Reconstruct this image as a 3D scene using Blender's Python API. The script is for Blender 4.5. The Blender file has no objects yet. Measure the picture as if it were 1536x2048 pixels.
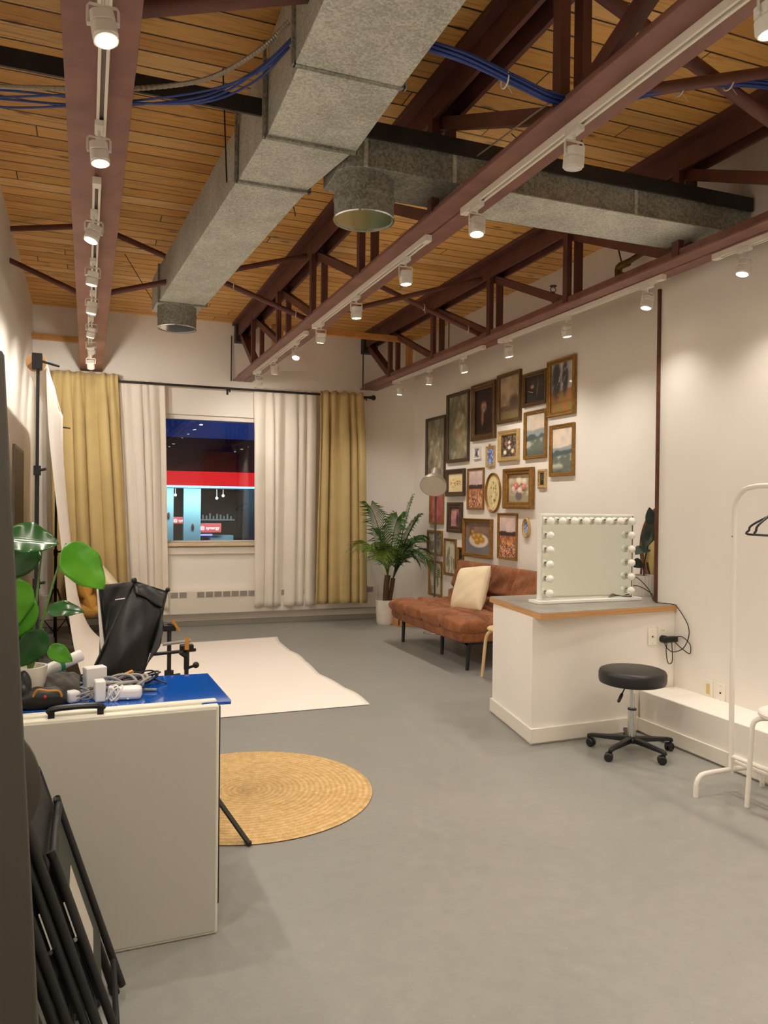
import bpy, bmesh, math, random
import numpy as np
from mathutils import Vector, Matrix, Euler
random.seed(7)
C = bpy.context.scene.collection
sc = bpy.context.scene
PI = math.pi

# ------------------------------------------------------------------ camera, world, exposure
sc.view_settings.view_transform = 'Standard'
sc.view_settings.look = 'None'
sc.view_settings.gamma = 1.0
sc.view_settings.use_curve_mapping = False
sc.view_settings.exposure = 0.27
SPOT_W = 38.0
SPOT_COL = (1.0, 0.925, 0.825)
sc.cycles.max_bounces = 14
sc.cycles.diffuse_bounces = 10
sc.cycles.glossy_bounces = 6

cam_data = bpy.data.cameras.new('camera')
cam = bpy.data.objects.new('camera', cam_data)
C.objects.link(cam)
cam_data.sensor_fit = 'VERTICAL'
cam_data.sensor_height = 36.0
cam_data.lens = 1540.0 / 2048.0 * 36.0
cam_data.clip_start = 0.05
cam_data.clip_end = 300
Rm = Matrix(((0.93314865, 0.00756139, 0.35941121),
             (-0.35932314, -0.01090694, 0.93314946),
             (0.01097598, -0.99991193, -0.00746082)))
rot = Matrix((Rm.col[0], -Rm.col[1], -Rm.col[2])).transposed()
cam.matrix_world = Matrix.Translation((0, 0, 1.5)) @ rot.to_4x4()
sc.camera = cam

w = bpy.data.worlds.new('dusk_sky')
sc.world = w
w.use_nodes = True
nt = w.node_tree
bg = nt.nodes['Background']
tcw = nt.nodes.new('ShaderNodeTexCoord')
nzw = nt.nodes.new('ShaderNodeTexNoise')
nzw.inputs['Scale'].default_value = 9.0
nzw.inputs['Detail'].default_value = 6
rw = nt.nodes.new('ShaderNodeValToRGB')
rw.color_ramp.elements[0].position = 0.35
rw.color_ramp.elements[0].color = (0.004, 0.008, 0.04, 1)
rw.color_ramp.elements[1].position = 0.7
rw.color_ramp.elements[1].color = (0.014, 0.032, 0.15, 1)
nt.links.new(tcw.outputs['Generated'], nzw.inputs['Vector'])
nt.links.new(nzw.outputs['Fac'], rw.inputs['Fac'])
nt.links.new(rw.outputs['Color'], bg.inputs['Color'])
bg.inputs['Strength'].default_value = 1.0

# ------------------------------------------------------------------ materials
def s2l(c):
    return tuple((x / 12.92 if x <= 0.04045 else ((x + 0.055) / 1.055) ** 2.4) for x in c)
def rgb(r, g, b):
    return s2l((r / 255, g / 255, b / 255))
class NT:
    def __init__(s, name):
        s.m = bpy.data.materials.new(name)
        s.m.use_nodes = True
        s.t = s.m.node_tree
        s.b = s.t.nodes['Principled BSDF']
        s._c = None
    def n(s, typ, **kw):
        nd = s.t.nodes.new(typ)
        for k, v in kw.items():
            if k in nd.inputs:
                nd.inputs[k].default_value = v
            else:
                setattr(nd, k, v)
        return nd
    def l(s, a, b):
        s.t.links.new(a, b)
    def co(s):
        if s._c is None:
            s._c = s.n('ShaderNodeTexCoord')
        return s._c.outputs['Object']
    def mapped(s, scale=(1, 1, 1), loc=(0, 0, 0)):
        mp = s.n('ShaderNodeMapping')
        mp.inputs['Scale'].default_value = scale
        mp.inputs['Location'].default_value = loc
        s.l(s.co(), mp.inputs['Vector'])
        return mp.outputs['Vector']
    def noise(s, scale, detail=3, vec=None, rough=0.5):
        nz = s.n('ShaderNodeTexNoise')
        nz.inputs['Scale'].default_value = scale
        nz.inputs['Detail'].default_value = detail
        nz.inputs['Roughness'].default_value = rough
        s.l(vec if vec is not None else s.co(), nz.inputs['Vector'])
        return nz.outputs['Fac']
    def ramp(s, fac, stops, interp='LINEAR'):
        r = s.n('ShaderNodeValToRGB')
        e = r.color_ramp.elements
        r.color_ramp.interpolation = interp
        while len(e) < len(stops):
            e.new(0.5)
        for i, (p, c) in enumerate(stops):
            e[i].position = p
            e[i].color = (c[0], c[1], c[2], 1) if not isinstance(c, (int, float)) else (c, c, c, 1)
        s.l(fac, r.inputs['Fac'])
        return r.outputs['Color']
    def mix(s, fac, a, b, mode='MIX'):
        m = s.n('ShaderNodeMix', data_type='RGBA', blend_type=mode)
        for i, v in ((0, fac), (6, a), (7, b)):
            if hasattr(v, 'links'):
                s.l(v, m.inputs[i])
            elif i == 0:
                m.inputs[0].default_value = v
            else:
                m.inputs[i].default_value = (v[0], v[1], v[2], 1)
        return m.outputs[2]
    def math(s, op, a, b=None):
        m = s.n('ShaderNodeMath', operation=op)
        for i, v in ((0, a), (1, b)):
            if v is None:
                continue
            if hasattr(v, 'links'):
                s.l(v, m.inputs[i])
            else:
                m.inputs[i].default_value = v
        return m.outputs[0]
    def bump(s, h, strength=0.3, dist=0.01):
        b = s.n('ShaderNodeBump')
        b.inputs['Strength'].default_value = strength
        b.inputs['Distance'].default_value = dist
        s.l(h, b.inputs['Height'])
        s.l(b.outputs['Normal'], s.b.inputs['Normal'])
def mat(name, col, rough=0.5, metal=0.0, var=0.0, vscale=8.0, bump=0.0, bscale=60.0, **kw):
    t = NT(name)
    c = rgb(*col)
    t.b.inputs['Roughness'].default_value = rough
    t.b.inputs['Metallic'].default_value = metal
    if var > 0:
        f = t.noise(vscale, 4)
        t.l(t.ramp(f, [(0.3, tuple(x * (1 - var) for x in c)), (0.7, tuple(min(1, x * (1 + var)) for x in c))]), t.b.inputs['Base Color'])
    else:
        t.b.inputs['Base Color'].default_value = (*c, 1)
    if bump > 0:
        t.bump(t.noise(bscale, 4), bump, 0.004)
    for k, v in kw.items():
        t.b.inputs[k.replace('_', ' ')].default_value = v
    return t.m
def emis(name, col, strength):
    t = NT(name)
    c = rgb(*col)
    t.b.inputs['Base Color'].default_value = (*c, 1)
    t.b.inputs['Emission Color'].default_value = (*c, 1)
    t.b.inputs['Emission Strength'].default_value = strength
    return t.m

def m_deck():
    t = NT('wood_deck')
    sep = t.n('ShaderNodeSeparateXYZ')
    t.l(t.co(), sep.inputs[0])
    yb = t.math('DIVIDE', sep.outputs[1], 0.15)
    row = t.math('FLOOR', yb)
    fr = t.math('FRACT', yb)
    # board butt joints
    wn = t.n('ShaderNodeTexWhiteNoise', noise_dimensions='1D')
    t.l(row, wn.inputs['W'])
    xs = t.math('ADD', t.math('DIVIDE', sep.outputs[0], 2.9), t.math('MULTIPLY', wn.outputs['Value'], 5.0))
    xi = t.math('FLOOR', xs)
    xf = t.math('FRACT', xs)
    wn2 = t.n('ShaderNodeTexWhiteNoise', noise_dimensions='2D')
    cb = t.n('ShaderNodeCombineXYZ')
    t.l(row, cb.inputs[0]); t.l(xi, cb.inputs[1])
    t.l(cb.outputs[0], wn2.inputs['Vector'])
    base = t.ramp(wn2.outputs['Value'], [(0.0, rgb(214, 158, 84)), (0.35, rgb(240, 188, 108)), (0.7, rgb(226, 172, 92)), (1.0, rgb(244, 202, 136))])
    cb2 = t.n('ShaderNodeCombineXYZ')
    t.l(t.math('MULTIPLY', sep.outputs[0], 0.9), cb2.inputs[0])
    t.l(t.math('MULTIPLY', sep.outputs[1], 16.0), cb2.inputs[1])
    t.l(t.math('MULTIPLY', wn2.outputs['Value'], 40), cb2.inputs[2])
    grain = t.noise(3.2, 6, cb2.outputs[0], 0.6)
    col = t.mix(1.0, base, t.ramp(grain, [(0.3, (0.6, 0.52, 0.45)), (0.52, (1, 1, 1)), (0.75, (0.85, 0.8, 0.72))]), 'MULTIPLY')
    # knots
    cb3 = t.n('ShaderNodeCombineXYZ')
    t.l(t.math('MULTIPLY', sep.outputs[0], 2.6), cb3.inputs[0])
    t.l(t.math('MULTIPLY', sep.outputs[1], 7.0), cb3.inputs[1])
    vo = t.n('ShaderNodeTexVoronoi')
    vo.inputs['Scale'].default_value = 1.0
    t.l(cb3.outputs[0], vo.inputs['Vector'])
    kn = t.ramp(vo.outputs['Distance'], [(0.05, (0.25, 0.16, 0.1)), (0.16, (1, 1, 1))])
    col = t.mix(0.85, col, kn, 'MULTIPLY')
    gap = t.math('MAXIMUM', t.math('LESS_THAN', fr, 0.075), t.math('LESS_THAN', xf, 0.0025))
    gn = t.math('MULTIPLY', gap, t.ramp(t.noise(1.3, 3), [(0.3, 0.75), (0.5, 1.0)]))
    col = t.mix(gn, col, rgb(40, 22, 10))
    t.l(col, t.b.inputs['Base Color'])
    t.b.inputs['Roughness'].default_value = 0.6
    h = t.math('SUBTRACT', grain, t.math('MULTIPLY', gap, 3.0))
    t.bump(h, 0.35, 0.006)
    return t.m
def m_floor():
    t = NT('painted_concrete')
    a = t.noise(0.9, 5)
    b = t.noise(14.0, 5, None, 0.7)
    c = t.ramp(a, [(0.3, rgb(136, 136, 131)), (0.7, rgb(149, 148, 142))])
    c = t.mix(0.25, c, t.ramp(b, [(0.35, rgb(126, 126, 121)), (0.65, rgb(160, 158, 151))]))
    sp = t.noise(70.0, 2)
    c = t.mix(t.ramp(sp, [(0.74, 0.0), (0.78, 0.45)]), c, rgb(200, 198, 190))
    t.l(c, t.b.inputs['Base Color'])
    t.l(t.ramp(b, [(0.3, 0.36), (0.7, 0.5)]), t.b.inputs['Roughness'])
    t.b.inputs['Specular IOR Level'].default_value = 0.45
    t.bump(t.noise(9.0, 4), 0.12, 0.01)
    return t.m
def m_galv(name, dark, lite, sc_=55):
    t = NT(name)
    v = t.n('ShaderNodeTexVoronoi')
    v.inputs['Scale'].default_value = sc_
    t.l(t.co(), v.inputs['Vector'])
    sp = t.n('ShaderNodeSeparateColor')
    t.l(v.outputs['Color'], sp.inputs[0])
    n1 = t.noise(3.5, 6, None, 0.65)
    f = t.math('ADD', t.math('MULTIPLY', sp.outputs[0], 0.35), t.math('MULTIPLY', n1, 0.75))
    t.l(t.ramp(f, [(0.3, rgb(*dark)), (0.75, rgb(*lite))]), t.b.inputs['Base Color'])
    t.b.inputs['Metallic'].default_value = 0.3
    t.l(t.ramp(n1, [(0.3, 0.42), (0.7, 0.62)]), t.b.inputs['Roughness'])
    return t.m
def m_wood(name, c0, c1, scale=(1, 12, 12), rough=0.5, ns=4):
    t = NT(name)
    f = t.noise(ns, 6, t.mapped(scale), 0.6)
    t.l(t.ramp(f, [(0.3, rgb(*c0)), (0.7, rgb(*c1))]), t.b.inputs['Base Color'])
    t.b.inputs['Roughness'].default_value = rough
    return t.m
def m_suede():
    t = NT('brown_suede')
    a = t.noise(5.0, 6, None, 0.6)
    b = t.noise(40.0, 4)
    c = t.ramp(a, [(0.30, rgb(100, 58, 32)), (0.5, rgb(134, 80, 46)), (0.70, rgb(164, 104, 62))])
    c = t.mix(0.2, c, t.ramp(b, [(0.3, rgb(110, 60, 28)), (0.7, rgb(196, 122, 66))]))
    t.l(c, t.b.inputs['Base Color'])
    t.b.inputs['Roughness'].default_value = 0.75
    t.b.inputs['Sheen Weight'].default_value = 0.05
    t.bump(t.noise(16, 5), 0.35, 0.01)
    return t.m
def m_rug():
    t = NT('woven_jute')
    sep = t.n('ShaderNodeSeparateXYZ')
    t.l(t.co(), sep.inputs[0])
    r = t.math('SQRT', t.math('ADD', t.math('MULTIPLY', sep.outputs[0], sep.outputs[0]), t.math('MULTIPLY', sep.outputs[1], sep.outputs[1])))
    wv = t.math('SINE', t.math('MULTIPLY', r, 2 * PI / 0.028))
    a = t.noise(30.0, 5, None, 0.7)
    c = t.ramp(a, [(0.3, rgb(198, 160, 100)), (0.7, rgb(240, 206, 146))])
    c = t.mix(t.math('MULTIPLY', t.math('ADD', wv, 1.0), 0.14), c, rgb(150, 108, 58))
    an = t.math('ARCTAN2', sep.outputs[1], sep.outputs[0])
    wk = t.math('SINE', t.math('ADD', t.math('MULTIPLY', an, 220.0), t.math('MULTIPLY', r, 200)))
    t.l(c, t.b.inputs['Base Color'])
    t.b.inputs['Roughness'].default_value = 0.9
    t.bump(t.math('ADD', t.math('MULTIPLY', wv, 1.0), t.math('MULTIPLY', wk, 0.5)), 0.6, 0.004)
    return t.m
def m_fabric(name, col, var=0.1, scale=260, trans=0.0, rough=0.9):
    t = NT(name)
    c = rgb(*col)
    n = t.noise(3.0, 3)
    t.l(t.ramp(n, [(0.3, tuple(x * (1 - var) for x in c)), (0.7, tuple(min(1, x * (1 + var)) for x in c))]), t.b.inputs['Base Color'])
    t.b.inputs['Roughness'].default_value = rough
    t.bump(t.noise(scale, 2), 0.25, 0.002)
    if trans > 0:
        tl = t.n('ShaderNodeBsdfTranslucent')
        tl.inputs['Color'].default_value = (*c, 1)
        mx = t.n('ShaderNodeMixShader')
        mx.inputs[0].default_value = trans
        out = t.t.nodes['Material Output']
        t.l(t.b.outputs[0], mx.inputs[1]); t.l(tl.outputs[0], mx.inputs[2])
        t.l(mx.outputs[0], out.inputs['Surface'])
    return t.m
def m_attr(name, rough=0.35, coat=0.0):
    t = NT(name)
    a = t.n('ShaderNodeAttribute', attribute_name='Col')
    t.l(a.outputs['Color'], t.b.inputs['Base Color'])
    t.b.inputs['Roughness'].default_value = rough
    t.b.inputs['Coat Weight'].default_value = coat
    t.b.inputs['Coat Roughness'].default_value = 0.02
    return t.m
def m_leaf(name, c0, c1, trans=0.25, rough=0.35, ns=6):
    t = NT(name)
    t.l(t.ramp(t.noise(ns, 4), [(0.3, rgb(*c0)), (0.7, rgb(*c1))]), t.b.inputs['Base Color'])
    t.b.inputs['Roughness'].default_value = rough
    tl = t.n('ShaderNodeBsdfTranslucent')
    tl.inputs['Color'].default_value = (*rgb(*c1), 1)
    mx = t.n('ShaderNodeMixShader')
    mx.inputs[0].default_value = trans
    t.l(t.b.outputs[0], mx.inputs[1]); t.l(tl.outputs[0], mx.inputs[2])
    t.l(mx.outputs[0], t.t.nodes['Material Output'].inputs['Surface'])
    return t.m

M = dict(
    deck=m_deck(), floor=m_floor(),
    wall=mat('white_wall_paint', (238, 233, 225), 0.7, var=0.02, vscale=2, bump=0.06, bscale=90),
    trim=mat('white_trim_paint', (230, 224, 212), 0.45),
    steel=mat('oxide_red_steel', (130, 88, 78), 0.5, var=0.22, vscale=6, bump=0.1),
    steeldk=mat('dark_oxide_steel', (96, 56, 50), 0.55, var=0.25, vscale=5),
    black_steel=mat('black_iron', (34, 34, 36), 0.5, var=0.3, vscale=10),
    galv=m_galv('galvanised_sheet', (158, 160, 152), (214, 216, 206), 120),
    galvdk=m_galv('aged_galvanised_sheet', (104, 104, 96), (164, 164, 154), 90),
    track=mat('white_track_metal', (232, 226, 214), 0.4),
    lampw=mat('white_lamp_plastic', (226, 222, 214), 0.35),
    lens=emis('lit_lamp_lens', (255, 232, 196), 32.0),
    lensoff=mat('unlit_lamp_lens', (220, 220, 220), 0.1),
    drape=m_fabric('olive_drape_cloth', (190, 168, 116), 0.08),
    sheer=m_fabric('cream_linen', (247, 241, 231), 0.04, 200, 0.25),
    black=mat('black_plastic', (20, 20, 21), 0.4),
    blackmat=mat('black_powder_coat', (26, 25, 25), 0.55),
    paper=mat('white_backdrop_paper', (240, 232, 222), 0.8),
    card=mat('cardboard_core', (176, 132, 86), 0.8),
    heater=mat('cream_heater_enamel', (226, 218, 204), 0.45),
    slot=mat('grey_heater_grille', (150, 144, 136), 0.6),
    suede=m_suede(),
    cream=m_fabric('cream_boucle', (236, 220, 186), 0.06, 120),
    mustard=m_fabric('mustard_cloth', (196, 146, 66), 0.1, 100),
    jute=m_rug(),
    birch=m_wood('birch', (214, 180, 132), (236, 208, 164), (12, 12, 1)),
    stud=m_wood('pine_stud', (180, 122, 60), (212, 158, 92), (2, 2, 2)),
    oak=m_wood('oak_veneer', (190, 122, 40), (226, 158, 70), (12, 12, 1)),
    oakedge=m_wood('plywood_edge', (176, 128, 76), (206, 158, 104), (1, 1, 30)),
    counter=mat('grey_laminate', (146, 142, 134), 0.35, var=0.15, vscale=10),
    gold=mat('gilt_wood', (150, 110, 52), 0.35, 0.5, var=0.25, vscale=30),
    gold2=mat('pale_gilt', (206, 176, 120), 0.35, 0.5, var=0.25, vscale=60),
    walnut=mat('dark_walnut', (74, 54, 36), 0.4, var=0.3, vscale=30),
    bronze=mat('bronze_wood', (104, 76, 44), 0.35, 0.35, var=0.25, vscale=30),
    matbd=mat('cream_mat_board', (238, 218, 180), 0.8),
    painting=m_attr('painted_canvas', 0.45, 0.25),
    mirror=mat('mirror_glass', (238, 244, 234), 0.02, 1.0),
    chrome=mat('chrome', (210, 210, 208), 0.12, 1.0),
    brushed=mat('brushed_nickel', (176, 164, 150), 0.38, 0.75),
    bulb=mat('frosted_bulb_glass', (246, 243, 236), 0.25),
    mirframe=mat('white_mirror_frame', (238, 238, 232), 0.3),
    pu=mat('black_vinyl', (30, 29, 30), 0.42, bump=0.1, bscale=120),
    rackw=mat('white_powder_coat', (236, 230, 222), 0.35),
    outlet=mat('outlet_plastic', (238, 232, 220), 0.4),
    yellow=mat('yellowed_plastic', (214, 196, 132), 0.5),
    panel=mat('grey_white_panel', (188, 186, 176), 0.55, bump=0.05, bscale=200),
    panelrim=mat('cream_panel_rim', (226, 222, 206), 0.45),
    blue=mat('glossy_blue_acrylic', (6, 84, 178), 0.06, Coat_Weight=0.6),
    bluecab=mat('blue_cable_jacket', (44, 70, 146), 0.45),
    conduit=mat('armoured_conduit', (172, 164, 146), 0.4, 0.5),
    grey=mat('grey_plastic', (150, 146, 140), 0.5),
    white=mat('white_plastic', (232, 230, 228), 0.4),
    greenp=mat('green_band', (20, 150, 100), 0.5),
    redp=mat('red_tab', (190, 40, 34), 0.5),
    orange=mat('orange_clamp_tip', (190, 128, 44), 0.5),
    softblk=mat('black_nylon', (11, 10, 11), 0.5, bump=0.5, bscale=14),
    softgrey=mat('grey_nylon_lining', (52, 52, 54), 0.35, bump=0.2, bscale=20),
    diff=mat('white_diffusion_cloth', (226, 222, 214), 0.8),
    board=mat('charcoal_board', (74, 70, 63), 0.75),
    charcoal=mat('charcoal_fabric', (74, 70, 62), 0.8),
    potw=mat('white_ceramic', (224, 218, 206), 0.4, var=0.06, vscale=12),
    soil=mat('dark_soil', (44, 32, 24), 0.95, bump=0.6, bscale=60),
    leaf=m_leaf('green_leaf', (60, 136, 24), (112, 184, 50), 0.4),
    leafd=m_leaf('dark_leaf', (30, 70, 34), (56, 104, 48), 0.15, 0.22),
    palm=m_leaf('palm_leaf', (26, 72, 16), (78, 128, 40), 0.25),
    palmy=m_leaf('yellowing_palm_leaf', (66, 110, 26), (140, 156, 62), 0.25),
    rubber=m_leaf('rubber_plant_leaf', (24, 36, 28), (54, 70, 60), 0.05, 0.18),
    stem=mat('green_stem', (96, 130, 62), 0.5),
    trunk=mat('brown_trunk', (86, 62, 40), 0.8, var=0.3, vscale=30, bump=0.5, bscale=40),
    crate=m_wood('crate_wood', (176, 122, 66), (206, 152, 92), (3, 3, 12)),
    brass=mat('aged_brass', (120, 96, 52), 0.4, 0.7),
    glass=None,
    rust=mat('rust_brown_iron', (92, 54, 36), 0.6, 0.1, var=0.3, vscale=20),
    darkwood=m_wood('dark_stained_wood', (70, 40, 24), (116, 72, 44), (4, 4, 10)),
    asphalt=mat('asphalt', (50, 50, 54), 0.9, var=0.2),
    facade=mat('dark_facade', (58, 60, 62), 0.8, var=0.15),
    shopdark=mat('dark_shop_wall', (70, 66, 58), 0.8),
    pillar=mat('pale_pillar_paint', (150, 186, 190), 0.6),
    redsign=emis('red_sign_face', (206, 30, 38), 0.95),
    bluelight=emis('blue_strip_light', (120, 190, 255), 2.2),
    shopsign=emis('lit_red_shop_sign', (190, 84, 80), 0.6),
    signtext=emis('white_sign_letters', (250, 240, 236), 1.0),
    shoplamp=emis('shop_pendant_glow', (210, 224, 220), 1.2),
    linen=mat('label_paper', (186, 178, 168), 0.7),
)
_g = NT('window_glass')
_g.b.inputs['Transmission Weight'].default_value = 1.0
_g.b.inputs['Roughness'].default_value = 0.0
_g.b.inputs['IOR'].default_value = 1.5
_g.b.inputs['Base Color'].default_value = (1, 1, 1, 1)
M['glass'] = _g.m

# ------------------------------------------------------------------ mesh builder
ORG = {}
def T(x, y, z): return Matrix.Translation((x, y, z))
def RX(a): return Matrix.Rotation(a, 4, 'X')
def RY(a): return Matrix.Rotation(a, 4, 'Y')
def RZ(a): return Matrix.Rotation(a, 4, 'Z')
def smooth_pts(pts, k=6, closed=False):
    P = [Vector(p) for p in pts]
    n = len(P)
    out = []
    rng = range(n if closed else n - 1)
    for i in rng:
        p1, p2 = P[i], P[(i + 1) % n]
        p0 = P[(i - 1) % n] if (closed or i > 0) else p1 * 2 - p2
        p3 = P[(i + 2) % n] if (closed or i < n - 2) else p2 * 2 - p1
        for j in range(k):
            t = j / k
            out.append(0.5 * ((2 * p1) + (p2 - p0) * t + (2 * p0 - 5 * p1 + 4 * p2 - p3) * t * t + (3 * p1 - p0 - 3 * p2 + p3) * t ** 3))
    if not closed:
        out.append(P[-1])
    return out
class MB:
    def __init__(s):
        s.v = []; s.f = []; s.col = None
    def add(s, vs, fs, Mx=None):
        o = len(s.v)
        for p in vs:
            p = Vector(p)
            if Mx is not None:
                p = Mx @ p
            s.v.append(p)
        for f in fs:
            s.f.append([i + o for i in f])
        return s
    def box(s, x0, x1, y0, y1, z0, z1, Mx=None):
        x0, x1 = min(x0, x1), max(x0, x1); y0, y1 = min(y0, y1), max(y0, y1); z0, z1 = min(z0, z1), max(z0, z1)
        vs = [(x0, y0, z0), (x1, y0, z0), (x1, y1, z0), (x0, y1, z0), (x0, y0, z1), (x1, y0, z1), (x1, y1, z1), (x0, y1, z1)]
        fs = [(3, 2, 1, 0), (4, 5, 6, 7), (0, 1, 5, 4), (1, 2, 6, 5), (2, 3, 7, 6), (3, 0, 4, 7)]
        return s.add(vs, fs, Mx)
    def beam(s, a, b, w_, h_, up=(0, 0, 1)):
        a = Vector(a); b = Vector(b)
        d = (b - a); L = d.length; d.normalize()
        u = Vector(up)
        x = d.cross(u)
        if x.length < 1e-4:
            x = d.cross(Vector((1, 0, 0)))
        x.normalize(); y = x.cross(d).normalized()
        vs = []
        for p in (a, b):
            for sx, sy in ((-1, -1), (1, -1), (1, 1), (-1, 1)):
                vs.append(p + x * sx * w_ / 2 + y * sy * h_ / 2)
        return s.add(vs, [(3, 2, 1, 0), (4, 5, 6, 7), (0, 1, 5, 4), (1, 2, 6, 5), (2, 3, 7, 6), (3, 0, 4, 7)])
    def prism(s, poly, z0, z1, Mx=None):
        n = len(poly)
        vs = [(x, y, z0) for x, y in poly] + [(x, y, z1) for x, y in poly]
        fs = [tuple(range(n - 1, -1, -1)), tuple(range(n, 2 * n))] + [(i, (i + 1) % n, n + (i + 1) % n, n + i) for i in range(n)]
        return s.add(vs, fs, Mx)
    def tube(s, pts, r, n=8, closed=False, caps=True, Mx=None):
        P = [Vector(p) for p in pts]
        m = len(P)
        rs = r if isinstance(r, (list, tuple)) else [r] * m
        vs = []; prev = None
        for i, p in enumerate(P):
            if closed:
                d = P[(i + 1) % m] - P[i - 1]
            else:
                d = P[min(i + 1, m - 1)] - P[max(i - 1, 0)]
            if d.length < 1e-9: d = Vector((0, 0, 1))
            d.normalize()
            if prev is None:
                u = Vector((0, 0, 1)) if abs(d.z) < 0.9 else Vector((1, 0, 0))
                x = d.cross(u).normalized()
            else:
                x = (prev - d * prev.dot(d))
                x = x.normalized() if x.length > 1e-6 else d.orthogonal().normalized()
            prev = x
            y = d.cross(x)
            for k in range(n):
                a = 2 * PI * k / n
                vs.append(p + (x * math.cos(a) + y * math.sin(a)) * rs[i])
        fs = []
        for i in range(m if closed else m - 1):
            j = (i + 1) % m
            for k in range(n):
                fs.append((i * n + k, i * n + (k + 1) % n, j * n + (k + 1) % n, j * n + k))
        if caps and not closed:
            fs.append(tuple(range(n - 1, -1, -1)))
            fs.append(tuple((m - 1) * n + k for k in range(n)))
        return s.add(vs, fs, Mx)
    def cyl(s, a, b, r, n=16, r2=None):
        return s.tube([a, b], [r, r if r2 is None else r2], n)
    def lathe(s, prof, n=24, Mx=None, sx=1, sy=1):
        m = len(prof); vs = []
        for r, z in prof:
            for k in range(n):
                a = 2 * PI * k / n
                vs.append((r * math.cos(a) * sx, r * math.sin(a) * sy, z))
        fs = [(i * n + k, i * n + (k + 1) % n, (i + 1) * n + (k + 1) % n, (i + 1) * n + k) for i in range(m - 1) for k in range(n)]
        if prof[0][0] > 1e-6: fs.append(tuple(range(n - 1, -1, -1)))
        if prof[-1][0] > 1e-6: fs.append(tuple((m - 1) * n + k for k in range(n)))
        return s.add(vs, fs, Mx)
    def sphere(s, c, r, n=12, sc_=(1, 1, 1), Mx=None):
        prof = [(max(1e-5, math.sin(PI * i / n)) * r, -math.cos(PI * i / n) * r) for i in range(n + 1)]
        Q = T(*c) @ Matrix.Diagonal((*sc_, 1))
        if Mx is not None: Q = Mx @ Q
        return s.lathe(prof, n * 2, Q)
    def grid(s, fn, nu, nv, Mx=None, cu=False):
        vs = [fn(i / nu, j / nv) for j in range(nv + 1) for i in range(nu + (0 if cu else 1))]
        W = nu if cu else nu + 1
        fs = []
        for j in range(nv):
            for i in range(nu):
                fs.append((j * W + i, j * W + (i + 1) % W, (j + 1) * W + (i + 1) % W, (j + 1) * W + i))
        return s.add(vs, fs, Mx)
    def puff(s, Mx, a, b, h, n=28, p=6.0, seams_u=(), seams_v=(), sd=0.5, sw=0.05, wob=0.0, seed=0, q_=2.4):
        """soft pad centred at origin of Mx; half sizes a, b; half thickness h"""
        rg = random.Random(seed)
        ph = [rg.uniform(0, 6.28) for _ in range(6)]
        def prof(u, v):
            e = max(0.0, (1 - abs(u) ** p) * (1 - abs(v) ** p)) ** (1 / q_)
            for q in seams_u:
                e *= 1 - sd * math.exp(-((u - q) / sw) ** 2)
            for q in seams_v:
                e *= 1 - sd * math.exp(-((v - q) / sw) ** 2)
            e *= 1 + wob * (math.sin(5 * u + ph[0]) * math.cos(4 * v + ph[1]) + 0.6 * math.sin(11 * u + 7 * v + ph[2]))
            return e
        for sg in (1, -1):
            def fn(i, j, sg=sg):
                u = math.sin((i - 0.5) * PI) if False else (2 * i - 1)
                v = 2 * j - 1
                u = math.copysign(1 - (1 - abs(u)) ** 1.6, u); v = math.copysign(1 - (1 - abs(v)) ** 1.6, v)
                e = prof(u, v)
                return (a * u, b * v, sg * h * e)
            k = len(s.f)
            s.grid(fn, n, n, Mx)
            if sg < 0:
                for i in range(k, len(s.f)): s.f[i] = s.f[i][::-1]
        return s
    def build(s, name, m, parent=None, at=None, bevel=0.0, seg=2, smooth=True, sharp=38, solid=0.0, weld=False, subsurf=0):
        if parent is not None:
            o_ = ORG.get(parent.name, Vector((0, 0, 0)))
        else:
            o_ = Vector(at) if at is not None else Vector((0, 0, 0))
        me = bpy.data.meshes.new(name)
        me.from_pydata([v - o_ for v in s.v], [], s.f)
        me.validate()
        if weld:
            bm = bmesh.new(); bm.from_mesh(me)
            bmesh.ops.remove_doubles(bm, verts=bm.verts, dist=1e-5)
            bmesh.ops.recalc_face_normals(bm, faces=bm.faces)
            bm.to_mesh(me); bm.free()
        if smooth:
            me.shade_smooth()
            me.set_sharp_from_angle(angle=math.radians(sharp))
        me.materials.append(M[m] if isinstance(m, str) else m)
        ob = bpy.data.objects.new(name, me)
        C.objects.link(ob)
        if parent is not None:
            ob.parent = parent
            ORG[ob.name] = o_
        else:
            ob.location = o_
            ORG[ob.name] = o_
        if bevel > 0:
            bv = ob.modifiers.new('bevel', 'BEVEL')
            bv.width = bevel; bv.segments = seg; bv.limit_method = 'ANGLE'; bv.angle_limit = math.radians(40)
        if solid > 0:
            sd = ob.modifiers.new('thickness', 'SOLIDIFY')
            sd.thickness = solid; sd.offset = 0
        if subsurf:
            ss = ob.modifiers.new('subdivision', 'SUBSURF')
            ss.levels = subsurf; ss.render_levels = subsurf
        return ob
def tag(o, label, cat, group=None, kind=None):
    o['label'] = label; o['category'] = cat
    if group: o['group'] = group
    if kind: o['kind'] = kind
    return o
def thing(name, label, cat, loc=(0, 0, 0), group=None, local=False, rotz=0.0, kind=None):
    o = bpy.data.objects.new(name, None)
    C.objects.link(o)
    o.location = loc; o.rotation_euler = (0, 0, rotz)
    o.empty_display_size = 0.1
    ORG[o.name] = Vector((0, 0, 0)) if local else Vector(loc)
    return tag(o, label, cat, group, kind)
def struct(o, label=None):
    o['kind'] = 'structure'
    if label: o['label'] = label
    return o
def B(x0, x1, y0, y1, z0, z1): return MB().box(x0, x1, y0, y1, z0, z1)
def copy_tree(o, parent=None):
    c = o.copy()
    C.objects.link(c)
    c.parent = parent
    for ch in [q for q in bpy.data.objects if q.parent == o]:
        copy_tree(ch, c)
    return c

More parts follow.
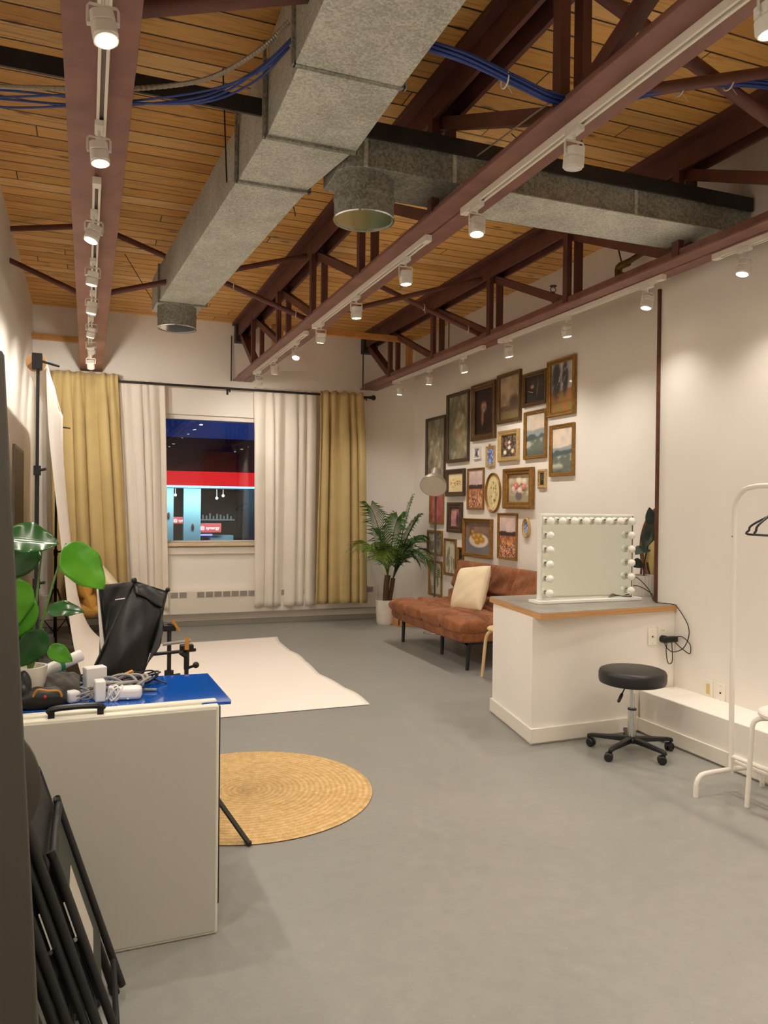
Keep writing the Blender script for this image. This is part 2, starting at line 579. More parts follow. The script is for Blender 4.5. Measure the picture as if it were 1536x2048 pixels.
# ------------------------------------------------------------------ room shell
CE = 3.77
struct(B(-0.8, 4.4, -1.8, 9.9, -0.12, 0).build('floor', 'floor'), 'grey painted concrete floor')
struct(B(-0.8, 4.4, -1.8, 9.9, CE, CE + 0.12).build('ceiling', 'deck'), 'tongue and groove timber roof deck')
struct(B(-0.8, -0.6, -1.8, 9.9, 0, CE).build('wall_left', 'wall'), 'white left wall')
struct(B(4.17, 4.4, 4.2, 9.9, 0, CE).build('wall_gallery', 'wall'), 'white wall carrying the framed pictures')
wr = B(3.785, 4.4, -1.8, 4.40, 0, CE)
struct(wr.build('wall_right', 'wall'), 'white right wall behind the clothes rack')
struct(B(-0.8, 4.4, -1.8, -1.55, 0, CE).build('wall_rear', 'wall'), 'wall behind the camera')
WX0, WX1, WZ0, WZ1 = 0.62, 2.26, 1.03, 2.6
wf = MB()
wf.box(-0.8, WX0, 9.7, 9.9, 0, CE).box(WX1, 4.4, 9.7, 9.9, 0, CE)
wf.box(WX0, WX1, 9.7, 9.9, 0, WZ0).box(WX0, WX1, 9.7, 9.9, WZ1, CE)
struct(wf.build('wall_far', 'wall'), 'white far wall with the street window')
# lower thickening of the left wall and of the far wall
struct(B(-0.6, -0.555, 5.6, 9.7, 0, 3.08).build('trim_1', 'wall', bevel=0.004), 'shallow white ledge along the left wall')
# ledge along right wall
struct(B(3.475, 3.785, -1.5, 4.2, 0.0, 0.285).build('trim_2', 'wall', bevel=0.006), 'low white boxed ledge along the right wall')
struct(B(3.46, 3.475, -1.5, 4.2, 0.012, 0.1).build('baseboard_right', 'trim', bevel=0.004), 'white baseboard of the low ledge')
struct(B(3.766, 3.79, 4.40, 4.42, 0.846, 3.06).build('trim_3', 'rust'), 'thin brown steel angle on the wall corner above the desk')

# window
wn = bpy.data.objects.new('window_1', None); C.objects.link(wn); wn['kind'] = 'structure'; wn['label'] = 'street window between the linen curtains'
ORG['window_1'] = Vector((0, 0, 0))
fr = MB()
fr.box(WX0, WX1, 9.74, 9.80, WZ1 - 0.055, WZ1).box(WX0, WX1, 9.74, 9.80, WZ0, WZ0 + 0.02)
fr.box(WX0, WX0 + 0.05, 9.74, 9.80, WZ0, WZ1).box(WX1 - 0.05, WX1, 9.74, 9.80, WZ0, WZ1)
fr.build('window_frame', 'trim', wn, bevel=0.004)
B(WX0 + 0.05, WX1 - 0.05, 9.768, 9.774, WZ0 + 0.02, WZ1 - 0.055).build('window_pane', 'glass', wn, smooth=False)
B(WX0 - 0.03, WX1 + 0.03, 9.62, 9.74, WZ0 - 0.045, WZ0).build('window_sill', m_wood('sill_wood', (206, 184, 150), (226, 206, 174), (2, 12, 12)), wn, bevel=0.006)
B(WX0 - 0.02, WX1 + 0.02, 9.66, 9.70, WZ0 - 0.145, WZ0 - 0.06).build('window_apron', 'trim', wn, bevel=0.006)

# ------------------------------------------------------------------ street outside
struct(B(-20, 30, 10.4, 29.6, -0.6, -0.4).build('ground', 'asphalt'), 'dark street outside the window')
sh = thing('storefront', 'lit storefront across the street with a red fascia band', 'shop', (4.5, 30, -0.4))
mb = MB(); mb.box(-6, 16, 30.2, 31.5, 2.7, 4.05)
mb.box(-6, 16, 33.8, 34.2, -0.4, 2.7)
mb.box(5.75, 16, 30.2, 30.5, -0.4, 2.1)
mb.box(-6, 2.6, 30.2, 30.5, -0.4, 2.1)
mb.build('facade', 'facade', sh)
B(-6, 16, 29.75, 30.2, 2.2, 2.74).build('fascia_band', 'redsign', sh)
B(-6, 16, 29.8, 30.2, 2.13, 2.2).build('strip_light', 'bluelight', sh)
B(-6, 16, 30.2, 33.8, 2.1, 2.7).build('canopy', 'shopdark', sh)
B(-6, 16, 30.0, 33.8, -0.5, -0.4).build('shop_floor', 'shopdark', sh)
for x0, x1 in ((2.62, 3.04), (3.42, 4.05)):
    B(x0, x1, 30.05, 30.35, -0.4, 2.1).build('pillar', 'pillar', sh)
for x_, z_ in ((2.86, 1.05), (3.75, 0.62)):
    MB().sphere((x_, 30.03, z_), 0.1, 10, (0.5, 0.25, 1.4)).build('door_pull', 'rust', sh)
mb = MB(); mb.box(4.2, 5.6, 31.4, 31.7, 0.85, 0.9)
for i in range(9):
    hh = random.uniform(0.12, 0.3)
    mb.box(4.3 + i * 0.14, 4.36 + i * 0.14, 31.45, 31.55, 0.9, 0.9 + hh)
mb.build('display_shelf', 'grey', sh)
B(4.5, 5.4, 30.6, 31.2, -0.1, 0.28).build('display_table', 'pillar', sh)
MB().box(4.0, 4.9, 30.42, 30.48, 0.40, 0.76).build('shop_sign', 'shopsign', sh, bevel=0.04)
MB().box(3.0, 3.5, 30.42, 30.48, 0.74, 1.0).build('shop_sign', 'shopsign', sh, bevel=0.04)
def text(s, size, loc, rz, m, parent, name='lettering', rx=PI / 2, depth=0.004):
    cu = bpy.data.curves.new(name, 'FONT')
    cu.body = s; cu.size = size; cu.extrude = depth; cu.align_x = 'CENTER'
    cu.materials.append(M[m])
    tmp = bpy.data.objects.new(name + '_src', cu)
    me = bpy.data.meshes.new_from_object(tmp)
    bpy.data.objects.remove(tmp)
    o = bpy.data.objects.new(name, me); C.objects.link(o)
    o.parent = parent
    o.location = Vector(loc) - ORG.get(parent.name, Vector((0, 0, 0)))
    o.rotation_euler = (rx, 0, rz)
    return o
text('@ synergy', 0.17, (4.45, 30.40, 0.53), 0, 'signtext', sh)
text('@ syn', 0.15, (3.27, 30.40, 0.82), 0, 'signtext', sh)
B(4.1, 4.55, 30.4, 30.46, 0.28, 0.34).build('light_bar', emis('violet_shop_light', (150, 150, 240), 1.0), sh)
for x_, z_ in ((4.8, 1.75), (5.05, 1.85), (3.2, 1.85)):
    mb = MB(); mb.cyl((x_, 31.0, z_), (x_, 31.0, 2.1), 0.012, 6); mb.sphere((x_, 31.0, z_), 0.06, 8)
    mb.build('pendant_lamp', 'shoplamp', sh)
ld = bpy.data.lights.new('shop_light', 'AREA'); ld.energy = 70; ld.size = 3.5; ld.size_y = 0.3; ld.shape = 'RECTANGLE'; ld.color = (0.62, 0.9, 1.0)
lo = bpy.data.objects.new('shop_light', ld); C.objects.link(lo); lo.parent = sh
lo.location = Vector((4, 29.3, 2.0)) - Vector((4.5, 30, -0.4)); lo.rotation_euler = (math.radians(25), 0, 0)

# oak cabinet on the rear wall (seen in the window reflection)
cb_ = thing('wall_cabinet', 'oak two door wall cabinet mirrored in the window pane', 'cabinet', (3.3, -1.35, 1.95))
B(2.9, 3.74, -1.55, -1.16, 1.95, 2.9).build('carcass', 'oak', cb_, bevel=0.003)
for x0, x1, hx in ((2.91, 3.315, 3.28), (3.325, 3.73, 3.36)):
    dr = MB().box(x0, x1, -1.16, -1.14, 1.96, 2.89).box(x0 + 0.06, x1 - 0.06, -1.14, -1.132, 2.02, 2.83).build('door', 'oak', cb_, bevel=0.004)
    MB().tube([(hx, -1.14, 2.02), (hx, -1.11, 2.03), (hx, -1.11, 2.12), (hx, -1.14, 2.13)], 0.006, 8).build('handle', 'chrome', dr)

# ------------------------------------------------------------------ roof trusses
TX = (0.03, 1.80, 3.48)
POSTS = [8.75, 7.5, 6.26, 5.04, 3.85, 2.63, 1.40, 0.17, -1.05]
def truss(x, label):
    t = thing('roof_truss', label, 'truss', (x, 9.7, 3.04), 'oxide red steel roof trusses')
    mb = MB()
    y0, y1 = -1.55, 9.66
    # bottom chord: two angles back to back -> wide flat soffit with a centre seam
    mb.box(x - 0.12, x - 0.008, y0, y1, 3.04, 3.055).box(x + 0.008, x + 0.12, y0, y1, 3.04, 3.055)
    mb.box(x - 0.062, x - 0.046, y0, y1, 3.055, 3.12).box(x + 0.046, x + 0.062, y0, y1, 3.055, 3.12)
    mb.box(x - 0.046, x + 0.046, y0, y1, 3.046, 3.06)
    mb.build('bottom_chord', 'steel', t, bevel=0.002)
    mb = MB()
    mb.box(x - 0.13, x + 0.13, y0, y1 + 0.03, 3.735, 3.769)
    mb.box(x - 0.07, x - 0.045, y0, y1, 3.60, 3.735).box(x + 0.045, x + 0.07, y0, y1, 3.60, 3.735)
    mb.build('top_chord', 'steeldk', t, bevel=0.002)
    for i, y in enumerate(POSTS):
        mb = MB()
        mb.box(x - 0.072, x - 0.028, y - 0.03, y + 0.03, 3.056, 3.66)
        mb.box(x + 0.028, x + 0.072, y - 0.03, y + 0.03, 3.056, 3.66)
        mb.build('web_post', 'steeldk', t, bevel=0.002)
        if i < 5:
            a, b = (x, y, 3.60), (x, POSTS[i + 1] + 0.05, 3.10)
        elif i < 8:
            a, b = (x, y - 0.03, 3.10), (x, POSTS[i + 1], 3.60)
        else:
            continue
        MB().beam(a, b, 0.05, 0.065).build('web_diagonal', 'steeldk', t, bevel=0.002)
    MB().beam((x, 9.62, 3.62), (x, 8.80, 3.10), 0.09, 0.075).build('web_diagonal', 'steeldk', t, bevel=0.002)
    B(x - 0.10, x + 0.10, 9.58, 9.70, 3.52, 3.735).build('bearing_plate', 'black_steel', t, bevel=0.003)
    return t
truss(TX[0], 'oxide red roof truss nearest the left wall, seen as a wide flat soffit')
truss(TX[1], 'oxide red roof truss running down the middle of the ceiling')
truss(TX[2], 'oxide red roof truss along the picture wall side')

# cross bracing
def brace(a, b, label, r=0.022):
    o = MB().cyl(a, b, r, 10).build('cross_brace', 'steeldk', at=a)
    return tag(o, label, 'brace', 'cross braces between the roof trusses')
brace((-0.6, 6.95, 3.72), (0.0, 6.45, 3.66), 'red brace from left wall rising to the left truss top')
brace((-0.6, 6.9, 3.45), (0.0, 6.45, 3.1), 'red brace from left wall dropping to the left truss')
brace((0.07, 6.45, 3.66), (1.76, 6.5, 3.12), 'red brace dropping behind the duct from left truss to middle truss')
brace((0.07, 6.40, 3.12), (1.76, 6.40, 3.64), 'red brace rising behind the duct from left truss to middle truss')
brace((1.84, 6.45, 3.66), (3.44, 6.45, 3.12), 'red brace dropping from middle truss to the right truss')
brace((1.84, 6.40, 3.12), (3.44, 6.40, 3.64), 'red brace rising from middle truss to the right truss')
brace((0.07, 2.70, 3.12), (1.76, 2.70, 3.68), 'thick red brace at the top left, passing into the big duct', 0.03)
brace((1.84, 2.70, 3.70), (3.44, 2.70, 3.12), 'thick red brace at the top right, under the blue cables', 0.03)
brace((1.84, 2.62, 3.14), (3.44, 2.62, 3.66), 'red brace at the top right rising from middle truss', 0.025)
brace((-0.6, 2.75, 3.66), (0.0, 2.7, 3.12), 'short thick red brace in the top left corner', 0.03)

def brace_tie(x, y, z, label):
    ring_ = [(x, y + 0.027 * math.cos(a), z + 0.027 * math.sin(a)) for a in [2 * PI * q / 12 for q in range(12)]]
    mb = MB().tube(ring_, 0.003, 6, closed=True).beam((x, y - 0.02, z - 0.02), (x, y - 0.03, z - 0.06), 0.004, 0.002)
    tag(mb.build('cable_tie', 'white', at=(x, y, z)), label, 'cable tie', 'white cable ties')
brace_tie(1.12, 6.47, 3.338, 'white tie on the brace just right of the big duct')
brace_tie(1.66, 6.49, 3.158, 'white tie on the brace end near the middle truss')
brace_tie(2.85, 6.45, 3.32, 'white tie halfway down the brace between middle and right trusses')
brace_tie(3.30, 6.45, 3.165, 'white tie at the lower end of the brace by the right truss')

# black cross beam and ducts
tag(MB().box(-0.6, 3.77, 3.585, 3.60, 3.32, 3.40).box(-0.6, 3.77, 3.60, 3.66, 3.39, 3.40).build('cross_beam', 'black_steel', at=(0, 3.6, 3.32)),
    'long black steel angle crossing the whole ceiling above the branch duct', 'beam')

dm = thing('air_duct', 'large galvanised sheet metal duct running down the ceiling with a round outlet at its end', 'duct', (0.9, 5, 3.2))
def ductseg(p0, p1, w_, zb, zt, name='duct_section', m='galv', flange=True):
    (xa, ya), (xb, yb) = p0, p1
    mb = MB()
    (wa, wb) = w_ if isinstance(w_, tuple) else (w_, w_)
    for (x_, y_, ww) in ((xa, ya, wa), (xb, yb, wb)):
        mb.v += [Vector((x_ - ww / 2, y_, zb)), Vector((x_ + ww / 2, y_, zb)), Vector((x_ + ww / 2, y_, zt)), Vector((x_ - ww / 2, y_, zt))]
    mb.f += [[3, 2, 1, 0], [4, 5, 6, 7], [0, 1, 5, 4], [1, 2, 6, 5], [2, 3, 7, 6], [3, 0, 4, 7]]
    o = mb.build(name, m, dm, bevel=0.004)
    return o
ductseg((0.92, -1.5), (0.95, 2.90), (0.46, 0.44), 3.19, 3.70, 'duct_section')
ductseg((0.965, 2.905), (0.975, 3.52), 0.43, 3.2, 3.62)
ductseg((0.965, 3.525), (0.91, 4.06), (0.43, 0.37), 3.2, 3.56)
ductseg((0.91, 4.065), (0.74, 6.72), 0.375, 3.2, 3.50)
ductseg((0.74, 6.725), (0.72, 7.2), 0.39, 3.22, 3.50)
for (x_, y_, ww, zt) in ((0.955, 2.90, 0.45, 3.71), (0.97, 3.52, 0.44, 3.62), (0.91, 4.06, 0.385, 3.56), (0.74, 6.72, 0.385, 3.50)):
    mb = MB()
    a, b = x_ - ww / 2 - 0.005, x_ + ww / 2 + 0.005
    mb.box(a, b, y_ - 0.012, y_ + 0.012, 3.187, 3.2).box(a, b, y_ - 0.012, y_ + 0.012, zt, zt + 0.01)
    mb.box(a - 0.008, a + 0.006, y_ - 0.012, y_ + 0.012, 3.187, zt + 0.01).box(b - 0.006, b + 0.008, y_ - 0.012, y_ + 0.012, 3.187, zt + 0.01)
    mb.build('joint_flange', 'galvdk', dm)
def outlet(x, y, r, z0, z1, parent, name='round_outlet'):
    mb = MB()
    mb.lathe([(r, z1), (r, z0), (r - 0.006, z0 - 0.004), (r - 0.01, z0), (r - 0.01, z1)], 40, T(x, y, 0))
    mb.lathe([(r + 0.004, z0 + 0.09), (r + 0.006, z0 + 0.1), (r + 0.004, z0 + 0.11)], 40, T(x, y, 0))
    o = mb.build(name, 'galvdk', parent, sharp=50)
    MB().lathe([(r + 0.003, z0 + 0.004), (r + 0.006, z0), (r + 0.003, z0 - 0.006), (r - 0.005, z0 - 0.006), (r - 0.006, z0)], 40, T(x, y, 0)).build('rim', 'chrome', o)
    # inner wall and plate, darkened by colour for the shade inside the outlet
    MB().lathe([(r - 0.0105, z0 + 0.012), (r - 0.0105, z1 - 0.01), (0.001, z1 - 0.012)], 32, T(x, y, 0)).build('inner_lining', mat('shaded_outlet_inside', (58, 62, 56), 0.7), o)
    return o
outlet(0.72, 6.98, 0.165, 3.04, 3.22, dm)
db = thing('branch_duct', 'galvanised branch duct crossing to the right wall, with round outlet hanging below', 'duct', (2.4, 3.8, 3.18))
mb = MB()
mb.prism([(1.16, 3.70), (1.19, 3.64), (1.26, 3.61), (3.765, 3.61), (3.765, 3.97), (1.16, 3.97)], 3.18, 3.37)
mb.build('duct_body', 'galvdk', db, bevel=0.003)
B(1.8, 3.765, 3.60, 3.985, 3.174, 3.18).build('bottom_pan', 'galv', db)
outlet(1.33, 3.79, 0.155, 2.985, 3.18, db)
for x_ in (1.262, 1.75, 2.9):
    MB().box(x_, x_ + 0.02, 3.602, 3.61, 3.18, 3.38).build('seam_strip', 'galv', db)
# hanger wires and rods
def rod(name, a, b, label, r=0.004, m='black_steel', cat='rod', g=None):
    return tag(MB().cyl(a, b, r, 8).build(name, m, at=a), label, cat, g)
rod('hanger_rod', (2.55, 3.63, 3.40), (2.55, 3.63, 3.765), 'black threaded rod holding the branch duct, right of the middle truss', 0.009)
rod('hanger_wire', (2.50, 3.75, 3.38), (2.38, 4.1, 3.765), 'slanted thin wire above the branch duct', 0.003, 'black_steel', 'wire')
rod('hanger_wire', (0.665, 4.06, 3.18), (0.64, 4.06, 3.765), 'thin wire on the left of the big duct at its second seam', 0.004, 'black_steel', 'wire')
rod('hanger_wire', (1.12, 4.4, 3.19), (1.2, 5.0, 3.765), 'thin wire hanging right of the big duct, behind the round outlet', 0.003, 'black_steel', 'wire')
rod('hanger_wire', (0.52, 7.1, 3.3), (0.3, 7.4, 3.765), 'thin wire beside the far end of the big duct', 0.003, 'black_steel', 'wire')
rod('hanger_rod', (1.66, 9.66, 3.04), (1.66, 9.66, 3.60), 'thin rod at far wall under the middle truss end', 0.008)
rod('hanger_rod', (3.40, 9.66, 3.04), (3.40, 9.66, 3.60), 'thin rod at far wall under the right truss end', 0.008)

# cables across the ceiling
cpts = [(-0.6, 3.45, 3.13), (-0.32, 3.40, 3.135), (-0.05, 3.30, 3.125), (0.14, 3.25, 3.13), (0.43, 3.15, 3.17), (0.62, 3.05, 3.26), (0.735, 2.98, 3.36)]
mb = MB()
for k, (dy, dz) in enumerate(((0, 0), (0.02, -0.012), (-0.02, -0.008), (0.01, 0.012))):
    p = [(x, y + dy + 0.03 * math.sin(i * 1.3 + k), z + dz - 0.035 + (0.008 * math.sin(i * 2 + k * 2))) for i, (x, y, z) in enumerate(cpts)]
    mb.tube(smooth_pts(p, 6), 0.0045, 6)
tag(mb.build('cable_bundle', 'bluecab', at=cpts[0]), 'sagging blue data cables left of the big duct', 'cable', 'blue data cables')
mb = MB()
pp = smooth_pts([(x - 0.01, y, z + 0.02 * i / 3) for i, (x, y, z) in enumerate(cpts)], 30)
rs = [0.0088 + 0.0018 * (i % 2) for i in range(len(pp))]
mb.tube(pp, rs, 8)
tag(mb.build('armoured_conduit', 'conduit', at=cpts[0], smooth=False), 'grey ribbed flexible conduit looping left of the big duct', 'conduit')
mb = MB()
rp = [(1.17, 2.72, 3.255), (1.35, 2.66, 3.2), (1.55, 2.62, 3.13), (1.72, 2.60, 3.09), (1.95, 2.60, 3.13), (2.2, 2.62, 3.23), (2.55, 2.64, 3.35), (2.9, 2.66, 3.42), (3.3, 2.66, 3.44), (3.77, 2.66, 3.46)]
for k in range(8):
    a = k * 2 * PI / 7
    rr = 0.016 if k < 7 else 0
    p = [(x, y + rr * math.cos(a + i * 0.25), z + rr * math.sin(a + i * 0.25) + 0.02) for i, (x, y, z) in enumerate(rp)]
    mb.tube(smooth_pts(p, 5), 0.0055, 6)
tag(mb.build('cable_bundle', 'bluecab', at=rp[0]), 'thick tied blue cable bundle right of the big duct, crossing the middle truss', 'cable', 'blue data cables')
mb = MB()
mb.tube(smooth_pts([(x, y + 0.01, z + 0.045) for x, y, z in rp], 6), 0.006, 6)
tag(mb.build('grey_conduit', 'conduit', at=rp[0]), 'thin grey conduit riding on top of the thick blue cable bundle', 'conduit')
for i, (x, z, s_) in enumerate(((1.5, 3.16, 'left of the middle truss'), (2.35, 3.30, 'just right of the middle truss'), (2.62, 3.38, 'near the right brace'))):
    ring = [(x, 2.64 + 0.03 * math.cos(a), z + 0.03 * math.sin(a)) for a in [2 * PI * q / 14 for q in range(14)]]
    mb = MB(); mb.tube(ring, 0.003, 6, closed=True); mb.beam((x, 2.62, z - 0.03), (x + 0.01, 2.60, z - 0.07), 0.004, 0.002)
    tag(mb.build('cable_tie', 'white', at=(x, 2.64, z)), 'white cable tie round the blue bundle, ' + s_, 'cable tie', 'white cable ties')
rod('white_wire', (1.70, 2.64, 3.11), (1.88, 3.586, 3.33), 'thin pale wire beside the middle truss near the blue bundle', 0.004, 'conduit', 'wire')

# sprinkler pipe by the gallery wall
sp_ = thing('sprinkler_pipe', 'brown sprinkler pipe with brass elbow above the gallery wall', 'pipe', (4.0, 5.0, 3.45))
MB().cyl((4.0, 5.1, 3.46), (3.95, 4.44, 3.50), 0.022, 12).build('pipe', 'rust', sp_)
MB().tube(smooth_pts([(4.0, 5.04, 3.46), (4.0, 5.15, 3.455), (4.0, 5.16, 3.38)], 5), 0.03, 12).build('elbow', 'brass', sp_)
MB().cyl((4.0, 5.16, 3.39), (4.15, 5.0, 3.38), 0.024, 12).build('coupling', 'brass', sp_)
MB().cyl((4.0, 5.12, 3.48), (3.98, 5.2, 3.765), 0.006, 8).build('hanger', 'black_steel', sp_)
sk = thing('sprinkler_line', 'thin black pipe with small upright sprinkler behind the right truss', 'pipe', (4.0, 6.1, 3.2))
mb = MB(); mb.cyl((4.0, 6.1, 3.28), (4.0, 6.1, 3.50), 0.010, 10); mb.lathe([(0.03, 3.545), (0.034, 3.55), (0.03, 3.555)], 16, T(4.0, 6.1, 0))
mb.tube([(3.985, 6.1, 3.49), (3.97, 6.1, 3.52), (3.99, 6.1, 3.545)], 0.004, 6).tube([(4.015, 6.1, 3.49), (4.03, 6.1, 3.52), (4.01, 6.1, 3.545)], 0.004, 6)
mb.build('sprinkler_head', 'black_steel', sk)
MB().cyl((4.0, 5.3, 3.285), (4.0, 9.4, 3.28), 0.016, 10).build('feed_pipe', 'black_steel', sk)
MB().cyl((4.0, 8.3, 3.28), (4.0, 8.3, 3.765), 0.006, 8).build('hanger', 'black_steel', sk)

# timber studs on the far wall
tag(B(-0.6, -0.09, 9.5, 9.56, 3.34, 3.40).build('timber_rail', 'stud', at=(-0.3, 9.5, 3.34)), 'short yellow timber rail between left wall and left truss', 'timber')
st = thing('timber_brace', 'yellow timber frame at the far wall between middle and right trusses', 'timber', (2.7, 9.2, 3.4))
B(1.93, 3.62, 8.58, 8.64, 3.48, 3.545).build('rail', 'stud', st, bevel=0.002)
B(3.56, 3.62, 8.50, 8.58, 3.13, 3.545).build('drop_post', 'stud', st, bevel=0.002)
B(1.93, 1.99, 8.3, 8.62, 3.12, 3.48).build('drop_post', 'stud', st, bevel=0.002)

# ------------------------------------------------------------------ track lights
def track(x, y0, y1, label):
    t = thing('light_track', label, 'light track', (x, (y0 + y1) / 2, 3.04), 'white lighting tracks under the roof trusses')
    mb = MB()
    mb.box(x - 0.019, x - 0.008, y0, y1, 3.008, 3.04).box(x + 0.008, x + 0.019, y0, y1, 3.008, 3.04)
    mb.build('rail', 'track', t, bevel=0.001)
    B(x - 0.008, x + 0.008, y0, y1, 3.026, 3.038).build('channel', mat('shaded_track_channel', (128, 118, 112), 0.5), t)  # groove shadow put into a darker colour
    B(x - 0.020, x + 0.020, y0 - 0.06, y0, 3.004, 3.04).build('end_cap', 'track', t, bevel=0.002)
    B(x - 0.020, x + 0.020, y1, y1 + 0.06, 3.004, 3.04).build('end_cap', 'track', t, bevel=0.002)
    return t
track(0.04, -0.6, 3.42, 'white track on the left truss, nearest length')
track(0.03, 3.95, 6.6, 'white track on the left truss, middle length')
track(0.01, 6.75, 8.5, 'white track on the left truss, length nearest the window')
track(1.80, -0.6, 3.52, 'white track on the middle truss, nearest length')
track(1.79, 4.05, 6.3, 'white track on the middle truss, middle length')
track(1.79, 6.65, 8.8, 'white track on the middle truss, length nearest the window')
track(3.52, -0.6, 3.58, 'white track on the right truss, nearest length')
track(3.51, 4.12, 6.16, 'white track on the right truss, middle length')
track(3.50, 6.55, 8.75, 'white track on the right truss, length nearest the window')

def rounded_sq(h, r, n=6):
    pts = []
    for q, (cx_, cy_) in enumerate(((h - r, h - r), (-h + r, h - r), (-h + r, -h + r), (h - r, -h + r))):
        for i in range(n + 1):
            a = PI / 2 * q + PI / 2 * i / n
            pts.append((cx_ + r * math.cos(a), cy_ + r * math.sin(a)))
    return pts
def make_spot():
    r = thing('track_spotlight', '', 'spotlight', (0, 0, 3.01), local=True)
    MB().box(-0.017, 0.017, -0.045, 0.045, -0.026, -0.001).build('adapter', 'lampw', r, bevel=0.003)
    mb = MB().cyl((0, 0, -0.02), (0, 0, -0.052), 0.006, 10)
    # U yoke
    mb.tube([(-0.043, 0, -0.105), (-0.043, 0, -0.06), (-0.038, 0, -0.052), (0.038, 0, -0.052), (0.043, 0, -0.06), (0.043, 0, -0.105)], 0.0045, 8)
    mb.build('yoke', 'lampw', r)
    h = MB()
    sq = rounded_sq(0.035, 0.020)
    h.prism(sq, -0.006, 0.026).prism([(x * 1.02, y * 1.02) for x, y in sq], -0.050, -0.011)
    h.prism([(x * 0.9, y * 0.9) for x, y in sq], -0.012, -0.005)
    h.cyl((-0.046, 0, 0), (-0.033, 0, 0), 0.007, 10).cyl((0.033, 0, 0), (0.046, 0, 0), 0.007, 10)
    hs = h.build('housing', 'lampw', r, bevel=0.002)
    hs.location = (0, 0, -0.104)
    MB().lathe([(0.0305, -0.052), (0.026, -0.0575), (0.001, -0.0585)], 24).build('lens', 'lens', hs)
    MB().lathe([(0.0355, -0.050), (0.0355, -0.055), (0.031, -0.055), (0.031, -0.050)], 24).build('trim_ring', 'lampw', hs)
    ld = bpy.data.lights.new('spot_beam', 'SPOT')
    ld.energy = SPOT_W; ld.color = SPOT_COL
    ld.spot_size = math.radians(165); ld.spot_blend = 0.55; ld.shadow_soft_size = 0.028
    lo = bpy.data.objects.new('spot_beam', ld); C.objects.link(lo)
    lo.parent = hs; lo.location = (0, 0, -0.062)
    return r
proto = make_spot()
ordn = ['first', 'second', 'third', 'fourth', 'fifth', 'sixth', 'seventh', 'eighth', 'ninth', 'added unseen tenth', 'added unseen eleventh']
# (x, [(y, tilt_x_deg, tilt_y_deg)]) from the window towards the camera; tilt_y > 0 aims to +X, tilt_x > 0 aims to +Y
ROWS = [('left', 0.02, [(8.32, 42, 4), (7.48, 42, 10), (6.73, 16, -8), (5.89, 6, -6), (5.12, 6, -8), (4.28, -10, -16), (3.29, -6, 6), (2.42, -10, 10), (1.60, 0, 20), (0.75, 0, 10), (-0.2, 0, 0)]),  # last three heads are out of view, added to brighten the foreground
        ('middle', 1.795, [(8.62, 46, 14), (7.84, 0, 0), (6.95, -22, -16), (6.16, 18, 0), (5.26, 4, 4), (4.34, 0, 4), (3.42, -8, -4), (2.60, 8, 0), (1.66, 0, 6), (0.75, 0, 0), (-0.2, 0, 0)]),  # last two heads unseen, added for more near light
        ('right', 3.51, [(8.63, 8, 0), (7.77, 12, 0), (6.94, 0, 14), (6.06, 0, 12), (5.16, 0, 10), (4.22, 0, -12), (3.40, 0, -14), (2.5, 0, -6), (1.6, 0, -8), (0.75, 0, -6), (-0.2, 0, 0)])]  # last four heads unseen, put in to light the near end
first = True
for nm, x, lst in ROWS:
    for i, (y, tx, ty) in enumerate(lst):
        if first:
            o = proto; first = False
        else:
            o = copy_tree(proto)
        o.location = (x + (0.012 if nm == 'left' and y < 4 else 0), y, 3.01)
        hs = [c for c in bpy.data.objects if c.parent == o and c.name.startswith('housing')][0]
        hs.rotation_euler = (math.radians(tx), math.radians(-ty), 0)
        off = (nm == 'middle' and i in (1, 7))
        if nm == 'middle' and i == 0: pass
        if off:
            for c in [c for c in bpy.data.objects if c.parent == hs]:
                if c.name.startswith('lens'):
                    c.data = c.data.copy(); c.data.materials[0] = M['lensoff']
                if c.type == 'LIGHT':
                    bpy.data.objects.remove(c)
        if nm == 'middle':
            for c in [c for c in bpy.data.objects if c.parent == hs and c.type == 'LIGHT']:
                c.data = c.data.copy(); c.data.spot_size = math.radians(125); c.data.spot_blend = 1.0; c.data.energy *= 0.95
        if nm == 'right':
            for c in [c for c in bpy.data.objects if c.parent == hs and c.type == 'LIGHT']:
                c.data = c.data.copy(); c.data.spot_size = math.radians(128); c.data.spot_blend = 1.0; c.data.energy *= 1.1
        if y < 3.7:
            for c in [c for c in bpy.data.objects if c.parent == hs and c.type == 'LIGHT']:
                c.data = c.data.copy(); c.data.energy *= 1.15; c.data.color = (1.0, 0.895, 0.77)
        o['label'] = ('unlit ' if off else 'lit ') + 'white track spotlight on the %s truss, %s from the window' % (nm, ordn[i])
        o['group'] = 'white spotlights on the ceiling tracks'

